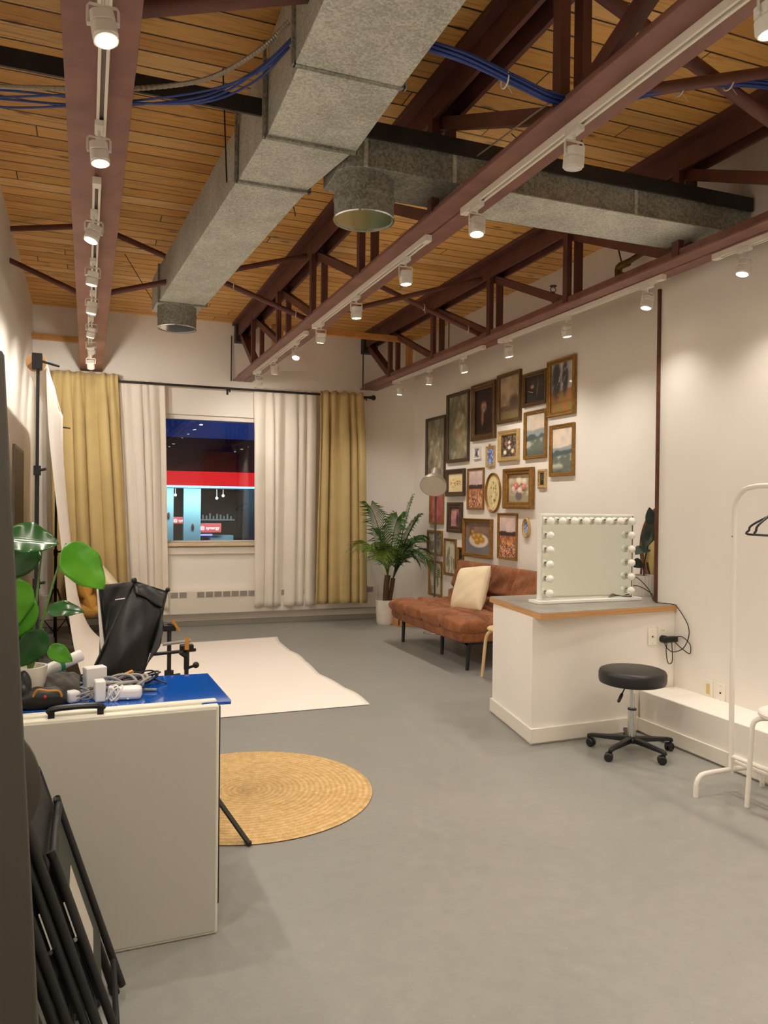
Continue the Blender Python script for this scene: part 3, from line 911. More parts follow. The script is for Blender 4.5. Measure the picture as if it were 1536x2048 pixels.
# ------------------------------------------------------------------ curtains, rod, heater
def curtain(name, x0t, x1t, x0b, x1b, zt, zb, folds, amp, m, label, cat, y=9.52, seed=0, group=None):
    rg = random.Random(seed)
    ph = [rg.uniform(0, 6.28) for _ in range(8)]
    def fn(u, v):
        z = zt + (zb - zt) * v
        k = min(1.0, v * 5)
        x0 = x0t + (x0b - x0t) * v; x1 = x1t + (x1b - x1t) * v
        uu = u + 0.012 * math.sin(9 * u + ph[0]) + 0.018 * v * math.sin(5 * u + 2 * v + ph[1])
        x = x0 + (x1 - x0) * uu
        f = folds * u
        a1 = math.sin(2 * PI * f + ph[2] + 0.9 * math.sin(2 * PI * f * 0.37 + ph[5]))
        yy = amp * (0.55 * a1 + 0.45 * k * math.sin(2 * PI * f * 0.5 + ph[3] + 0.7 * v)) * (0.55 + 0.45 * k)
        x += 0.35 * amp * math.cos(2 * PI * f + ph[2]) * k
        return (x, y + yy, z + 0.01 * math.sin(2 * PI * f + ph[4]) * (1 if v < 0.01 else 0))
    o = MB().grid(fn, int(folds * 14), 40).build(name, m, at=((x0t + x1t) / 2, y, zb), solid=0.004, sharp=80)
    return tag(o, label, cat, group)
curtain('drape', -0.40, 0.325, -0.34, 0.50, 2.995, 0.24, 6, 0.06, 'drape', 'olive gold drape left of the window, behind the backdrop roll', 'curtain', y=9.455, seed=3, group='olive gold drapes')
curtain('sheer_curtain', 0.33, 0.85, 0.46, 0.92, 2.955, 0.22, 5, 0.045, 'sheer', 'cream linen curtain covering the left edge of the window', 'curtain', y=9.575, seed=5, group='cream linen curtains')
curtain('sheer_curtain', 1.92, 2.75, 1.93, 2.74, 2.965, 0.22, 6, 0.045, 'sheer', 'cream linen curtain covering the right edge of the window', 'curtain', y=9.575, seed=8, group='cream linen curtains')
curtain('drape', 2.75, 3.34, 2.70, 3.42, 2.965, 0.24, 5, 0.055, 'drape', 'olive gold drape right of the window, beside the palm', 'curtain', y=9.455, seed=11, group='olive gold drapes')
rd = thing('curtain_rod', 'long black curtain rod above the window', 'curtain rod', (1.5, 9.52, 2.92))
MB().cyl((-0.45, 9.52, 2.925), (3.47, 9.52, 2.925), 0.014, 12).build('rod', 'blackmat', rd)
MB().sphere((3.50, 9.52, 2.925), 0.034, 10).cyl((3.44, 9.52, 2.925), (3.47, 9.52, 2.925), 0.02, 12).build('finial', 'blackmat', rd)
for bx in (1.62, 3.40, -0.43):
    MB().cyl((bx, 9.52, 2.915), (bx, 9.70, 2.915), 0.008, 8).box(bx - 0.012, bx + 0.012, 9.69, 9.7, 2.87, 2.96).cyl((bx, 9.52, 2.88), (bx, 9.52, 2.93), 0.009, 8).build('bracket', 'blackmat', rd)

ht = thing('baseboard_heater', 'long cream baseboard heater under the window', 'heater', (1.5, 9.65, 0.15))
ht_m = MB().box(-0.5, 3.62, 9.60, 9.695, 0.15, 0.44)
ht_m.build('cover', 'heater', ht, bevel=0.008)
mb = MB()
x = -0.42
k = 0
while x < 3.5:
    if k % 9 != 6:
        mb.box(x, x + 0.086, 9.594, 9.60, 0.36, 0.425)
    x += 0.105; k += 1
mb.build('grille', 'slot', ht)
B(-0.5, 3.62, 9.59, 9.60, 0.148, 0.162).build('lower_lip', 'slot', ht)
struct(B(-0.55, 4.17, 9.66, 9.70, 0, 0.06).build('baseboard_far', mat('grey_baseboard', (150, 146, 136), 0.6), bevel=0.003), 'grey painted baseboard under the heater')

# ------------------------------------------------------------------ paper backdrop
bk = thing('paper_backdrop', 'seamless white paper backdrop sweeping from its roll down onto the floor', 'backdrop', (-0.3, 6.9, 2.38))
MB().cyl((-0.31, 5.36, 2.385), (-0.31, 8.50, 2.385), 0.062, 28).build('roll', 'paper', bk)
mb = MB().lathe([(0.030, 0), (0.060, 0), (0.060, 0.01), (0.030, 0.01)], 28, T(-0.31, 5.35, 2.385) @ RX(PI / 2))
mb.build('roll_core', 'card', bk)
prof = [(-0.25, 2.385), (-0.236, 2.0), (-0.205, 1.65), (-0.155, 1.16), (-0.115, 0.77), (-0.06, 0.46), (0.03, 0.22), (0.18, 0.07), (0.36, 0.02), (0.65, 0.006), (1.0, 0.005), (1.4, 0.005), (1.7, 0.005), (2.0, 0.005)]
pp = smooth_pts([(x, 0, z) for x, z in prof], 6)
def paper(u, v):
    p = pp[min(len(pp) - 1, int(round(v * (len(pp) - 1))))]
    y = 5.44 + 3.08 * u
    x, z = p.x, max(p.z, 0.005)
    if z > 0.3: x += 0.006 * math.sin(u * 9 + z * 2)
    if x > 1.2:
        k = (x - 1.2) / 0.8
        x += k * (0.02 * math.sin(u * 13) - 0.05 * math.sin(u * PI))
        z += 0.012 * k * abs(math.sin(u * 17))
    return (x, y, z)
MB().grid(paper, 60, len(pp) - 1).build('sweep', 'paper', bk, solid=0.0015, sharp=80)

def light_stand(name, x, y, h, label, group, legr=0.42, m='blackmat', secs=3, a0=0.4, hub=0.62):
    t = thing(name, label, 'stand', (x, y, 0), group)
    z = 0.12
    rr = [0.016, 0.013, 0.010]
    hs = [h * 0.42, h * 0.72, h]
    for i in range(secs):
        MB().cyl((x, y, z), (x, y, hs[i]), rr[i], 12).build('pole_section', m, t)
        if i < secs - 1:
            MB().cyl((x, y, hs[i] - 0.03), (x, y, hs[i] + 0.03), 0.022, 12).cyl((x, y, hs[i]), (x + 0.05, y - 0.02, hs[i] + 0.01), 0.009, 8).build('clamp_knob', m, t)
        z = hs[i]
    for k in range(3):
        a = a0 + k * 2 * PI / 3
        fx, fy = x + legr * math.cos(a), y + legr * math.sin(a)
        lg = MB().beam((x + 0.02 * math.cos(a), y + 0.02 * math.sin(a), hub), (fx, fy, 0.012), 0.022, 0.01).beam((x + 0.016 * math.cos(a), y + 0.016 * math.sin(a), 0.18), (x + legr * 0.5 * math.cos(a), y + legr * 0.5 * math.sin(a), hub * 0.5), 0.016, 0.006).build('leg', m, t)
        MB().sphere((fx, fy, 0.014), 0.013, 8).build('foot', m, lg)
    return t
s1 = light_stand('backdrop_stand', -0.295, 5.27, 2.36, 'tall black stand holding the near end of the paper roll', 'black backdrop stands', 0.24, a0=PI / 2)
mb = MB().box(-0.33, -0.27, 5.25, 5.31, 2.33, 2.43).cyl((-0.30, 5.28, 2.39), (-0.17, 5.22, 2.35), 0.008, 8).cyl((-0.31, 5.28, 2.385), (-0.31, 5.36, 2.385), 0.022, 14)
mb.build('roll_hook', 'black', s1, bevel=0.004)
s2 = light_stand('backdrop_stand', -0.30, 8.56, 2.36, 'tall black stand holding the far end of the paper roll', 'black backdrop stands', 0.24, a0=PI / 2)
MB().box(-0.33, -0.27, 8.53, 8.59, 2.33, 2.43).cyl((-0.31, 8.5, 2.385), (-0.31, 8.58, 2.385), 0.022, 14).cyl((-0.3, 8.56, 2.28), (-0.17, 8.5, 2.26), 0.008, 8).build('roll_hook', 'black', s2, bevel=0.004)

# ------------------------------------------------------------------ mustard chair with pillow (far left)
ch = thing('lounge_chair', 'mustard tufted lounge chair by the olive drape, half hidden by the paper', 'chair', (0.05, 9.0, 0))
MB().puff(T(0.20, 9.0, 0.36), 0.30, 0.30, 0.09, seams_u=(-0.33, 0.33), seams_v=(-0.33, 0.33), sd=0.45, sw=0.07).build('seat', 'mustard', ch)
MB().puff(T(-0.06, 9.0, 0.66) @ RY(math.radians(68)), 0.33, 0.30, 0.085, seams_u=(-0.5, 0, 0.5), seams_v=(-0.33, 0.33), sd=0.45, sw=0.07).build('backrest', 'mustard', ch)
for sx, sy in ((-0.12, -0.26), (0.36, -0.26), (-0.12, 0.26), (0.36, 0.26)):
    MB().cyl((sx, 9.0 + sy, 0.30), (sx * 1.05, 9.0 + sy * 1.05, 0.0), 0.014, 10).build('leg', 'blackmat', ch)
tag(MB().puff(T(0.17, 8.98, 0.70) @ RY(math.radians(50)), 0.26, 0.26, 0.07, p=3).build('throw_pillow', 'cream', at=(0.10, 8.98, 0.66)), 'cream pillow leaning on the mustard lounge chair', 'pillow')

# ------------------------------------------------------------------ jute rug
mb = MB().lathe([(0.001, 0.012), (0.60, 0.012), (0.635, 0.009), (0.642, 0.004), (0.636, 0.0), (0.001, 0.0)], 96, T(0.80, 3.99, 0.001))
tag(mb.build('jute_rug', 'jute', at=(0.80, 3.99, 0.001)), 'round woven natural jute rug on the grey floor', 'rug')

# ------------------------------------------------------------------ futon sofa
fu = thing('futon_sofa', 'brown suede futon sofa on black legs below the framed pictures', 'sofa', (3.6, 7.1, 0))
Y0, Y1 = 6.22, 7.98
ym = (Y0 + Y1) / 2
MB().puff(T(3.60, ym, 0.335), 0.43, (Y1 - Y0) / 2 - 0.01, 0.085, p=14, n=36, q_=6).build('seat_base', 'suede', fu)
for i, (a, b) in enumerate(((Y0, ym), (ym, Y1))):
    MB().puff(T(3.585, (a + b) / 2, 0.405), 0.445, (b - a) / 2 + 0.005, 0.082, p=9, n=56, seams_u=(-0.32, 0.34), seams_v=(0.0,), sd=0.7, sw=0.055, wob=0.09, q_=3.4, seed=i).build('seat_cushion', 'suede', fu)
lean = math.radians(72)
for i, (a, b) in enumerate(((Y0, ym), (ym, Y1))):
    MB().puff(T(3.955, (a + b) / 2, 0.60) @ RY(-lean), 0.30, (b - a) / 2 + 0.003, 0.085, p=9, n=56, seams_u=(-0.1,), seams_v=(0.0,), sd=0.85, sw=0.07, wob=0.12, q_=3.0, seed=5 + i).build('back_cushion', 'suede', fu)
for (x_, y_) in ((3.27, 7.86), (3.27, 6.32), (3.38, 7.09), (3.95, 6.32), (3.95, 7.86)):
    MB().cyl((x_ + 0.015, y_ + (0.02 if y_ > 7 else -0.01), 0.30), (x_, y_, 0.0), 0.022, 12, 0.017).build('leg', 'blackmat', fu)
MB().box(3.25, 3.97, 6.3, 6.34, 0.235, 0.275).box(3.25, 3.97, 7.84, 7.88, 0.235, 0.275).box(3.25, 3.29, 6.3, 7.88, 0.235, 0.275).build('frame', 'blackmat', fu)
pil = MB().puff(T(3.66, 7.02, 0.665) @ RZ(math.radians(10)) @ RY(math.radians(-68)) @ RZ(math.radians(8)), 0.235, 0.235, 0.085, p=3.2, n=30, wob=0.05, seed=9)
pl_ = tag(pil.build('throw_pillow', 'cream', at=(3.66, 7.02, 0.5)), 'cream textured throw pillow on the brown futon sofa', 'pillow')

# bent birch stool
bs = thing('birch_stool', 'bent birch stool leg visible between the futon sofa and the desk', 'stool', (3.43, 5.88, 0))
MB().lathe([(0.001, 0.425), (0.165, 0.425), (0.175, 0.432), (0.175, 0.445), (0.168, 0.452), (0.001, 0.452)], 40, T(3.43, 5.88, 0)).build('seat', 'birch', bs)
for a in (2.35, 0.78, -0.78, -2.35):
    dx, dy = math.cos(a), math.sin(a)
    MB().tube(smooth_pts([(3.43 + dx * r_, 5.88 + dy * r_, z_) for r_, z_ in ((0.06, 0.416), (0.12, 0.416), (0.165, 0.395), (0.19, 0.34), (0.205, 0.2), (0.222, 0.0))], 5), 0.015, 8).build('leg', 'birch', bs)

# ------------------------------------------------------------------ floor lamp
fl = thing('floor_lamp', 'brushed nickel floor lamp with bell shade behind the futon sofa', 'lamp', (3.85, 8.30, 0))
MB().lathe([(0.001, 0.02), (0.12, 0.018), (0.13, 0.01), (0.13, 0.0)], 36, T(3.85, 8.30, 0)).build('base', 'brushed', fl)
MB().cyl((3.85, 8.30, 0.01), (3.85, 8.30, 1.82), 0.0125, 12).build('pole', mat('dark_nickel', (110, 98, 86), 0.4, 0.7), fl)
Q = T(3.838, 8.268, 1.895) @ Vector((0, 0, -1)).rotation_difference(Vector((-0.42, -0.60, -0.68)).normalized()).to_matrix().to_4x4()
sh_ = MB().lathe([(0.001, 0.055), (0.052, 0.05), (0.062, 0.03), (0.062, -0.06), (0.07, -0.085), (0.115, -0.13), (0.150, -0.185), (0.158, -0.235), (0.154, -0.235), (0.146, -0.188), (0.110, -0.136), (0.066, -0.09), (0.05, -0.08), (0.001, -0.08)], 40, Q).build('lamp_shade', 'brushed', fl)
MB().lathe([(0.153, -0.233), (0.145, -0.19), (0.109, -0.138), (0.065, -0.094), (0.001, -0.088)], 40, Q).build('shade_lining', mat('white_shade_lining', (226, 222, 208), 0.5), sh_)
MB().cyl((3.85, 8.30, 1.80), (3.85, 8.285, 1.90), 0.016, 10).build('swivel', 'black', fl)

# ------------------------------------------------------------------ potted palm
pm = thing('potted_palm', 'tall feathery palm in white pot between the drape and the futon sofa', 'plant', (3.56, 9.15, 0))
MB().lathe([(0.001, 0.0), (0.10, 0.0), (0.115, 0.03), (0.128, 0.31), (0.118, 0.31), (0.112, 0.27), (0.001, 0.27)], 40, T(3.56, 9.15, 0)).build('pot', 'potw', pm)
MB().lathe([(0.001, 0.278), (0.11, 0.275)], 24, T(3.56, 9.15, 0)).build('soil', 'soil', pm)
mb = MB()
mb.tube(smooth_pts([(3.56, 9.15, 0.26), (3.565, 9.15, 0.45), (3.58, 9.14, 0.62)], 5), 0.038, 10)
mb.tube(smooth_pts([(3.61, 9.16, 0.26), (3.64, 9.16, 0.42), (3.66, 9.15, 0.58)], 5), 0.028, 10)
mb.build('trunk', 'trunk', pm)
def frond(base, tip, sag, leaflen, n, m, seed, side=1.0, w_=0.008):
    rg = random.Random(seed)
    b = Vector(base); t = Vector(tip)
    mid = (b + t) / 2 + Vector((0, 0, sag))
    pts = [(1 - s_) ** 2 * b + 2 * s_ * (1 - s_) * mid + s_ * s_ * t for s_ in [i / 30 for i in range(31)]]
    mb = MB()
    mb.tube(pts, [0.008 * (1 - 0.8 * i / 30) for i in range(31)], 6)
    for i in range(n):
        s_ = 0.14 + 0.86 * i / n
        k = s_ * 30; a = int(k); f = k - a
        p = pts[a].lerp(pts[min(30, a + 1)], f)
        d = (pts[min(30, a + 1)] - pts[max(0, a - 1)]).normalized()
        sd = d.cross(Vector((0, 0, 1)))
        if sd.length < 0.15: sd = Vector((1, 0.3, 0))
        sd.normalize()
        up = sd.cross(d).normalized()
        L = leaflen * (0.45 + 0.75 * math.sin(PI * min(1, 0.15 + s_ * 0.8))) * rg.uniform(0.85, 1.1)
        for sg in (-1, 1):
            dir_ = (sd * sg * 0.85 + d * (0.45 + 0.5 * s_) + up * 0.15).normalized()
            e1 = p + dir_ * L * 0.5 + Vector((0, 0, 0.01))
            e2 = p + dir_ * L + Vector((0, 0, -L * 0.32 * rg.uniform(0.6, 1.4)))
            ww = d * w_
            o = len(mb.v)
            mb.v += [p - ww * 0.4, p + ww * 0.4, e1 - ww, e1 + ww, e2, (p + e1) / 2 + up * 0.004]
            mb.f += [[o, o + 1, o + 3, o + 2], [o + 2, o + 3, o + 4]]
    return mb.build('frond', m, pm, solid=0.0012, sharp=80)
top = (3.58, 9.14, 0.62); top2 = (3.66, 9.15, 0.58)
frond(top, (3.28, 9.0, 1.50), 0.26, 0.32, 30, 'palm', 1, w_=0.008)
frond(top, (3.74, 9.2, 1.36), 0.25, 0.32, 32, 'palm', 2, w_=0.008)
frond(top2, (3.92, 8.98, 1.34), 0.18, 0.34, 34, 'palm', 3, w_=0.008)
frond(top2, (3.90, 9.10, 1.62), 0.18, 0.22, 24, 'palm', 4, w_=0.011)
frond(top, (3.14, 8.85, 0.96), 0.36, 0.30, 30, 'palmy', 5, w_=0.009)
frond(top2, (4.04, 8.62, 0.62), 0.66, 0.22, 34, 'palm', 6, w_=0.009)
frond(top, (3.46, 9.22, 1.15), 0.2, 0.30, 26, 'palm', 7, w_=0.008)
frond(top2, (3.94, 8.95, 1.08), 0.24, 0.30, 28, 'palm', 8, w_=0.008)
frond(top, (3.30, 8.72, 0.84), 0.40, 0.28, 28, 'palmy', 9, w_=0.008)
frond(top2, (3.80, 8.76, 1.05), 0.25, 0.30, 26, 'palm', 10, w_=0.008)
frond(top, (3.60, 8.90, 0.95), 0.25, 0.26, 26, 'palm', 11, w_=0.008)
frond(top2, (3.90, 8.90, 0.80), 0.30, 0.24, 24, 'palm', 12, w_=0.008)
frond(top, (3.48, 9.1, 0.92), 0.15, 0.24, 24, 'palm', 13, w_=0.008)

tag(MB().box(3.62, 3.90, 8.85, 9.10, 0.0, 0.02).box(3.62, 3.635, 8.85, 9.10, 0.02, 0.26).box(3.885, 3.90, 8.85, 9.10, 0.02, 0.26)
    .box(3.62, 3.90, 8.85, 8.865, 0.02, 0.10).box(3.62, 3.90, 8.85, 8.865, 0.115, 0.18).box(3.62, 3.90, 8.85, 8.865, 0.195, 0.26).box(3.62, 3.90, 9.085, 9.10, 0.02, 0.26)
    .build('wooden_crate', 'crate', at=(3.76, 8.97, 0), bevel=0.002), 'small orange wooden crate on the floor beside the palm pot', 'crate')

# ------------------------------------------------------------------ desk
dk = thing('vanity_desk', 'white painted vanity desk with grey top against the wall corner', 'desk', (3.2, 4.6, 0))
body = [(2.63, 4.195), (3.783, 4.225), (3.783, 4.425), (4.165, 4.43), (4.165, 5.0), (2.775, 4.96)]
MB().prism(body, 0.0, 0.805).build('body', 'wall', dk)
MB().prism([(2.616, 4.178), (3.47, 4.20), (3.47, 4.225), (2.66, 4.21), (2.79, 4.975), (2.762, 4.975)], 0.012, 0.105).build('baseboard', 'trim', dk, bevel=0.003)
ctop = [(2.625, 4.10), (3.783, 4.205), (3.783, 4.43), (4.165, 4.435), (4.165, 5.05), (2.765, 5.0)]
MB().prism(ctop, 0.8055, 0.842).build('worktop_edge', 'oakedge', dk, bevel=0.001)
MB().prism([(2.627, 4.102), (3.783, 4.207), (3.783, 4.43), (4.164, 4.435), (4.164, 5.048), (2.767, 4.998)], 0.842, 0.8455).build('worktop', 'counter', dk)

mr = thing('vanity_mirror', 'white framed vanity mirror edged with round bulbs on the desk', 'mirror', (3.33, 4.62, 0.845))
MB().box(2.855, 3.715, 4.475, 4.615, 0.846, 0.868).build('base', 'mirframe', mr, bevel=0.004)
FX0, FX1, FZ0, FZ1 = 2.90, 3.68, 0.868, 1.461
mb = MB().box(FX0, FX1, 4.535, 4.58, FZ0, FZ1)
mb.build('frame', 'mirframe', mr, bevel=0.003)
B(FX0 + 0.012, FX1 - 0.012, 4.531, 4.5355, FZ0 + 0.012, FZ1 - 0.012).build('mirror_glass', 'mirror', mr, smooth=False)
bp = []
for i in range(8): bp.append((FX0 + 0.05 + i * (FX1 - FX0 - 0.1) / 7, FZ1 - 0.05))
for i in range(1, 6):
    z = FZ1 - 0.05 - i * (FZ1 - FZ0 - 0.10) / 5
    bp += [(FX0 + 0.05, z), (FX1 - 0.05, z)]
for i, (x_, z_) in enumerate(bp):
    b_ = MB().sphere((x_, 4.494, z_), 0.0275, 10).build('bulb', 'bulb', mr)
    MB().cyl((x_, 4.531, z_), (x_, 4.513, z_), 0.017, 16).build('socket', 'chrome', b_)
MB().tube(smooth_pts([(3.46, 4.525, 0.872), (3.52, 4.505, 0.882), (3.59, 4.51, 0.874), (3.66, 4.525, 0.872)], 5), 0.003, 6).build('touch_lead', 'black', mr)

# rubber plant in fluted pot
rp_ = thing('rubber_plant', 'small dark leaved rubber plant in a fluted white pot on the desk corner', 'plant', (3.945, 4.74, 0.845))
prof_ = []
mb = MB()
n = 60
vs = []; zz = [0.846, 0.86, 0.98, 1.0]
for z_ in zz:
    for k in range(n):
        a = 2 * PI * k / n
        r_ = (0.072 + (z_ - 0.846) * 0.06) * (1 + 0.025 * math.cos(20 * a))
        vs.append((3.945 + r_ * math.cos(a), 4.74 + r_ * math.sin(a), z_))
fs = [(i * n + k, i * n + (k + 1) % n, (i + 1) * n + (k + 1) % n, (i + 1) * n + k) for i in range(3) for k in range(n)] + [tuple(range(n - 1, -1, -1))]
mb.add(vs, fs); mb.lathe([(0.074, 0.99), (0.001, 0.99)], 30, T(3.945, 4.74, 0)); mb.build('pot', 'potw', rp_)
mb = MB()
mb.tube(smooth_pts([(3.945, 4.74, 0.98), (3.945, 4.74, 1.08), (3.955, 4.72, 1.2), (3.975, 4.70, 1.4)], 4), 0.006, 8)
mb.tube(smooth_pts([(3.945, 4.74, 1.06), (3.905, 4.75, 1.1), (3.875, 4.75, 1.12)], 4), 0.004, 8)
mb.build('stem', mat('dark_stem', (58, 36, 30), 0.6), rp_)
def leaf_mesh(base, d, nrm, L, W, curl=0.2, fold=0.15, notch=0.0, nu=10, nv=14, tipp=1.0):
    d = Vector(d).normalized(); nrm = Vector(nrm)
    sd = d.cross(nrm).normalized(); nrm = sd.cross(d).normalized()
    b = Vector(base)
    def fn(u, v):
        s_ = 2 * u - 1
        wv = W * (math.sin(PI * min(1, v ** 0.75)) ** 0.8 if v < 1 else 0) * 0.5 + 1e-4
        p = b + d * (L * v) + sd * (s_ * wv) + nrm * (abs(s_) * wv * fold - curl * L * v * v)
        if notch: p += nrm * notch * math.sin(v * 16) * abs(s_) * 0.05 * L
        return p
    return MB().grid(fn, nu, nv)
def add_leaf(parent, m, *a, **k):
    return leaf_mesh(*a, **k).build('leaf', m, parent, solid=0.001, sharp=80)
add_leaf(rp_, 'rubber', (3.955, 4.72, 1.2), (-0.9, -0.4, 0.05), (0.1, -0.35, 1), 0.15, 0.11, 0.35)
add_leaf(rp_, 'rubber', (3.925, 4.74, 1.1), (-0.9, -0.3, -0.15), (0, -0.9, 0.4), 0.12, 0.08, 0.2)
add_leaf(rp_, 'rubber', (3.965, 4.71, 1.33), (-0.3, 0.1, -1), (-1, -0.5, 0), 0.13, 0.10, 0.1)
add_leaf(rp_, 'rubber', (3.975, 4.70, 1.40), (-0.1, -0.1, -1), (-0.6, -1, 0), 0.16, 0.10, 0.1)
add_leaf(rp_, 'rubber', (3.975, 4.70, 1.38), (-0.3, -0.2, 1), (-0.6, -1, 0), 0.14, 0.08, 0.1)
add_leaf(rp_, mat('mauve_shoot', (112, 84, 82), 0.4), (3.885, 4.75, 1.1), (-1, -0.15, 0.10), (0, -0.5, 1), 0.15, 0.02, 0.1)
# oval wooden mirror behind plant
om = thing('oval_mirror', 'oval dark wood framed mirror leaning behind the rubber plant', 'mirror', (4.12, 4.80, 0.845))
ring = [(4.125 - 0.00 * math.sin(a), 4.69 + 0.30 * math.cos(a), 1.20 + 0.335 * math.sin(a)) for a in [2 * PI * i / 48 for i in range(48)]]
MB().tube(ring, 0.016, 10, closed=True).build('frame', 'darkwood', om)
vs = [(4.135, 4.69 + 0.295 * math.cos(a), 1.20 + 0.33 * math.sin(a)) for a in [2 * PI * i / 48 for i in range(48)]]
vs2 = [(4.125, y_, z_) for _, y_, z_ in vs]
MB().add(vs + vs2, [tuple(range(48)), tuple(range(95, 47, -1))] + [(i, (i + 1) % 48, 48 + (i + 1) % 48, 48 + i) for i in range(48)]).build('glass', 'mirror', om)
MB().cyl((4.06, 4.93, 0.846), (4.10, 4.95, 1.08), 0.009, 8).cyl((4.06, 4.47, 0.846), (4.10, 4.45, 1.08), 0.009, 8).build('easel_leg', 'darkwood', om)

# cables, outlets by the desk
def plate(name, face, c, label, cat='outlet', kind='duplex', blank=False):
    """face '-X' or '-Y' plate centred at c"""
    t = thing(name, label, cat, c, local=True, rotz=(0 if face == '-Y' else -PI / 2))
    MB().box(-0.036, 0.036, -0.007, 0, -0.058, 0.058).build('cover_plate', 'outlet', t, bevel=0.003)
    if kind == 'duplex':
        for z_ in (-0.022, 0.022):
            r_ = MB().prism(rounded_sq(0.015, 0.008), 0, 0.003, T(0, -0.007, z_) @ RX(PI / 2)).build('socket', 'outlet', t)
            MB().box(-0.006, -0.004, -0.0108, -0.010, z_ - 0.003, z_ + 0.006).box(0.004, 0.006, -0.0108, -0.010, z_ - 0.003, z_ + 0.006).build('slot', 'black', r_)
    elif kind == 'jack':
        MB().lathe([(0.006, 0), (0.006, 0.003), (0.001, 0.003)], 14, T(0, -0.007, 0) @ RX(PI / 2)).build('jack', 'black', t)
        MB().lathe([(0.003, 0), (0.001, 0.001)], 8, T(0, -0.007, 0.045) @ RX(PI / 2)).lathe([(0.003, 0), (0.001, 0.001)], 8, T(0, -0.007, -0.045) @ RX(PI / 2)).build('screw', 'grey', t)
    elif kind == 'yellow':
        MB().box(-0.015, 0.015, -0.010, -0.007, -0.034, 0.034).build('insert', 'yellow', t, bevel=0.002)
    return t
plate('wall_outlet', '-Y', (3.585, 4.218, 0.635), 'white jack plate on the desk front, left of the black adapter', kind='jack')
plate('wall_outlet', '-Y', (3.672, 4.220, 0.65), 'white duplex outlet on the desk front holding the black adapter')
plate('wall_outlet', '-X', (3.784, 3.905, 0.335), 'white plate with yellowed insert on the right wall above the ledge', kind='yellow')
plate('wall_outlet', '-X', (3.784, 3.80, 0.332), 'white jack plate on the right wall nearest the clothes rack', kind='jack')
pa = thing('power_adapter', 'black power adapter with looped cord plugged in below the desk edge', 'adapter', (3.70, 4.18, 0.61))
MB().box(3.645, 3.765, 4.165, 4.207, 0.595, 0.635).build('body', 'black', pa, bevel=0.008)
MB().lathe([(0.026, 0), (0.026, 0.03), (0.02, 0.034), (0.001, 0.034)], 18, T(3.665, 4.208, 0.617) @ RX(PI / 2)).build('plug', 'black', pa)
cord = [(3.60, 4.62, 1.0), (3.75, 4.60, 0.99), (3.745, 4.45, 0.86), (3.74, 4.36, 0.852), (3.72, 4.25, 0.85), (3.745, 4.19, 0.85), (3.758, 4.17, 0.80), (3.80 - 0.04, 4.10, 0.72), (3.755, 4.08, 0.66), (3.745, 4.12, 0.57), (3.71, 4.15, 0.535), (3.67, 4.16, 0.56), (3.66, 4.17, 0.60)]
MB().tube(smooth_pts([(3.68, 4.56, 1.0), (3.73, 4.55, 1.0), (3.79, 4.50, 0.92), (3.72, 4.35, 0.852), (3.75, 4.21, 0.850), (3.758, 4.17, 0.83), (3.757, 4.08, 0.74), (3.757, 4.06, 0.66), (3.75, 4.10, 0.57), (3.71, 4.15, 0.535), (3.67, 4.165, 0.56), (3.655, 4.18, 0.60)], 6), 0.0032, 6).build('cord', 'black', pa)
MB().tube(smooth_pts([(3.68, 4.18, 0.60), (3.665, 4.17, 0.54), (3.67, 4.16, 0.47), (3.69, 4.16, 0.455), (3.71, 4.16, 0.48), (3.712, 4.17, 0.60)], 6), 0.0032, 6).build('cord', 'black', pa)
MB().tube(smooth_pts([(3.74, 4.18, 0.60), (3.755, 4.12, 0.56), (3.757, 4.05, 0.54), (3.757, 4.05, 0.60), (3.755, 4.12, 0.64), (3.74, 4.18, 0.63)], 6), 0.0032, 6).build('cord', 'black', pa)
tag(MB().tube(smooth_pts([(3.68, 4.57, 0.945), (3.76, 4.56, 0.935), (3.86, 4.55, 0.88), (3.80, 4.46, 0.850), (3.74, 4.37, 0.850), (3.72, 4.32, 0.850)], 6), 0.0032, 6).build('mirror_cord', 'black', at=(3.735, 4.64, 0.945)),
    'thin black cord from the lower back of the vanity mirror along the desktop', 'cord')

# ------------------------------------------------------------------ rolling stool
rs_ = thing('rolling_stool', 'round black padded rolling stool on five casters in front of the desk', 'stool', (3.145, 3.87, 0))
cx_, cy_ = 3.145, 3.87
MB().lathe([(0.001, 0.425), (0.18, 0.425), (0.198, 0.432), (0.203, 0.45), (0.203, 0.49), (0.196, 0.506), (0.18, 0.513), (0.001, 0.514)], 56, T(cx_, cy_, 0)).build('seat', 'pu', rs_, sharp=60)
MB().lathe([(0.001, 0.41), (0.07, 0.41), (0.07, 0.425), (0.001, 0.425)], 24, T(cx_, cy_, 0)).build('seat_plate', 'black', rs_)
MB().cyl((cx_, cy_, 0.25), (cx_, cy_, 0.415), 0.0135, 20).build('piston', 'chrome', rs_)
MB().lathe([(0.001, 0.075), (0.025, 0.075), (0.025, 0.262), (0.001, 0.262)], 28, T(cx_, cy_, 0)).build('gas_column', 'chrome', rs_)
MB().lathe([(0.001, 0.262), (0.027, 0.262), (0.026, 0.272), (0.001, 0.272)], 28, T(cx_, cy_, 0)).build('column_collar', 'black', rs_)
lv = MB().tube([(cx_ - 0.03, cy_, 0.418), (cx_ - 0.075, cy_ - 0.02, 0.40), (cx_ - 0.10, cy_ - 0.03, 0.375)], 0.004, 8).build('lever', 'black', rs_)
MB().tube([(cx_ - 0.098, cy_ - 0.029, 0.378), (cx_ - 0.105, cy_ - 0.032, 0.368), (cx_ - 0.135, cy_ - 0.042, 0.335), (cx_ - 0.14, cy_ - 0.044, 0.33)], [0.006, 0.010, 0.010, 0.005], 10).build('grip', 'black', lv)
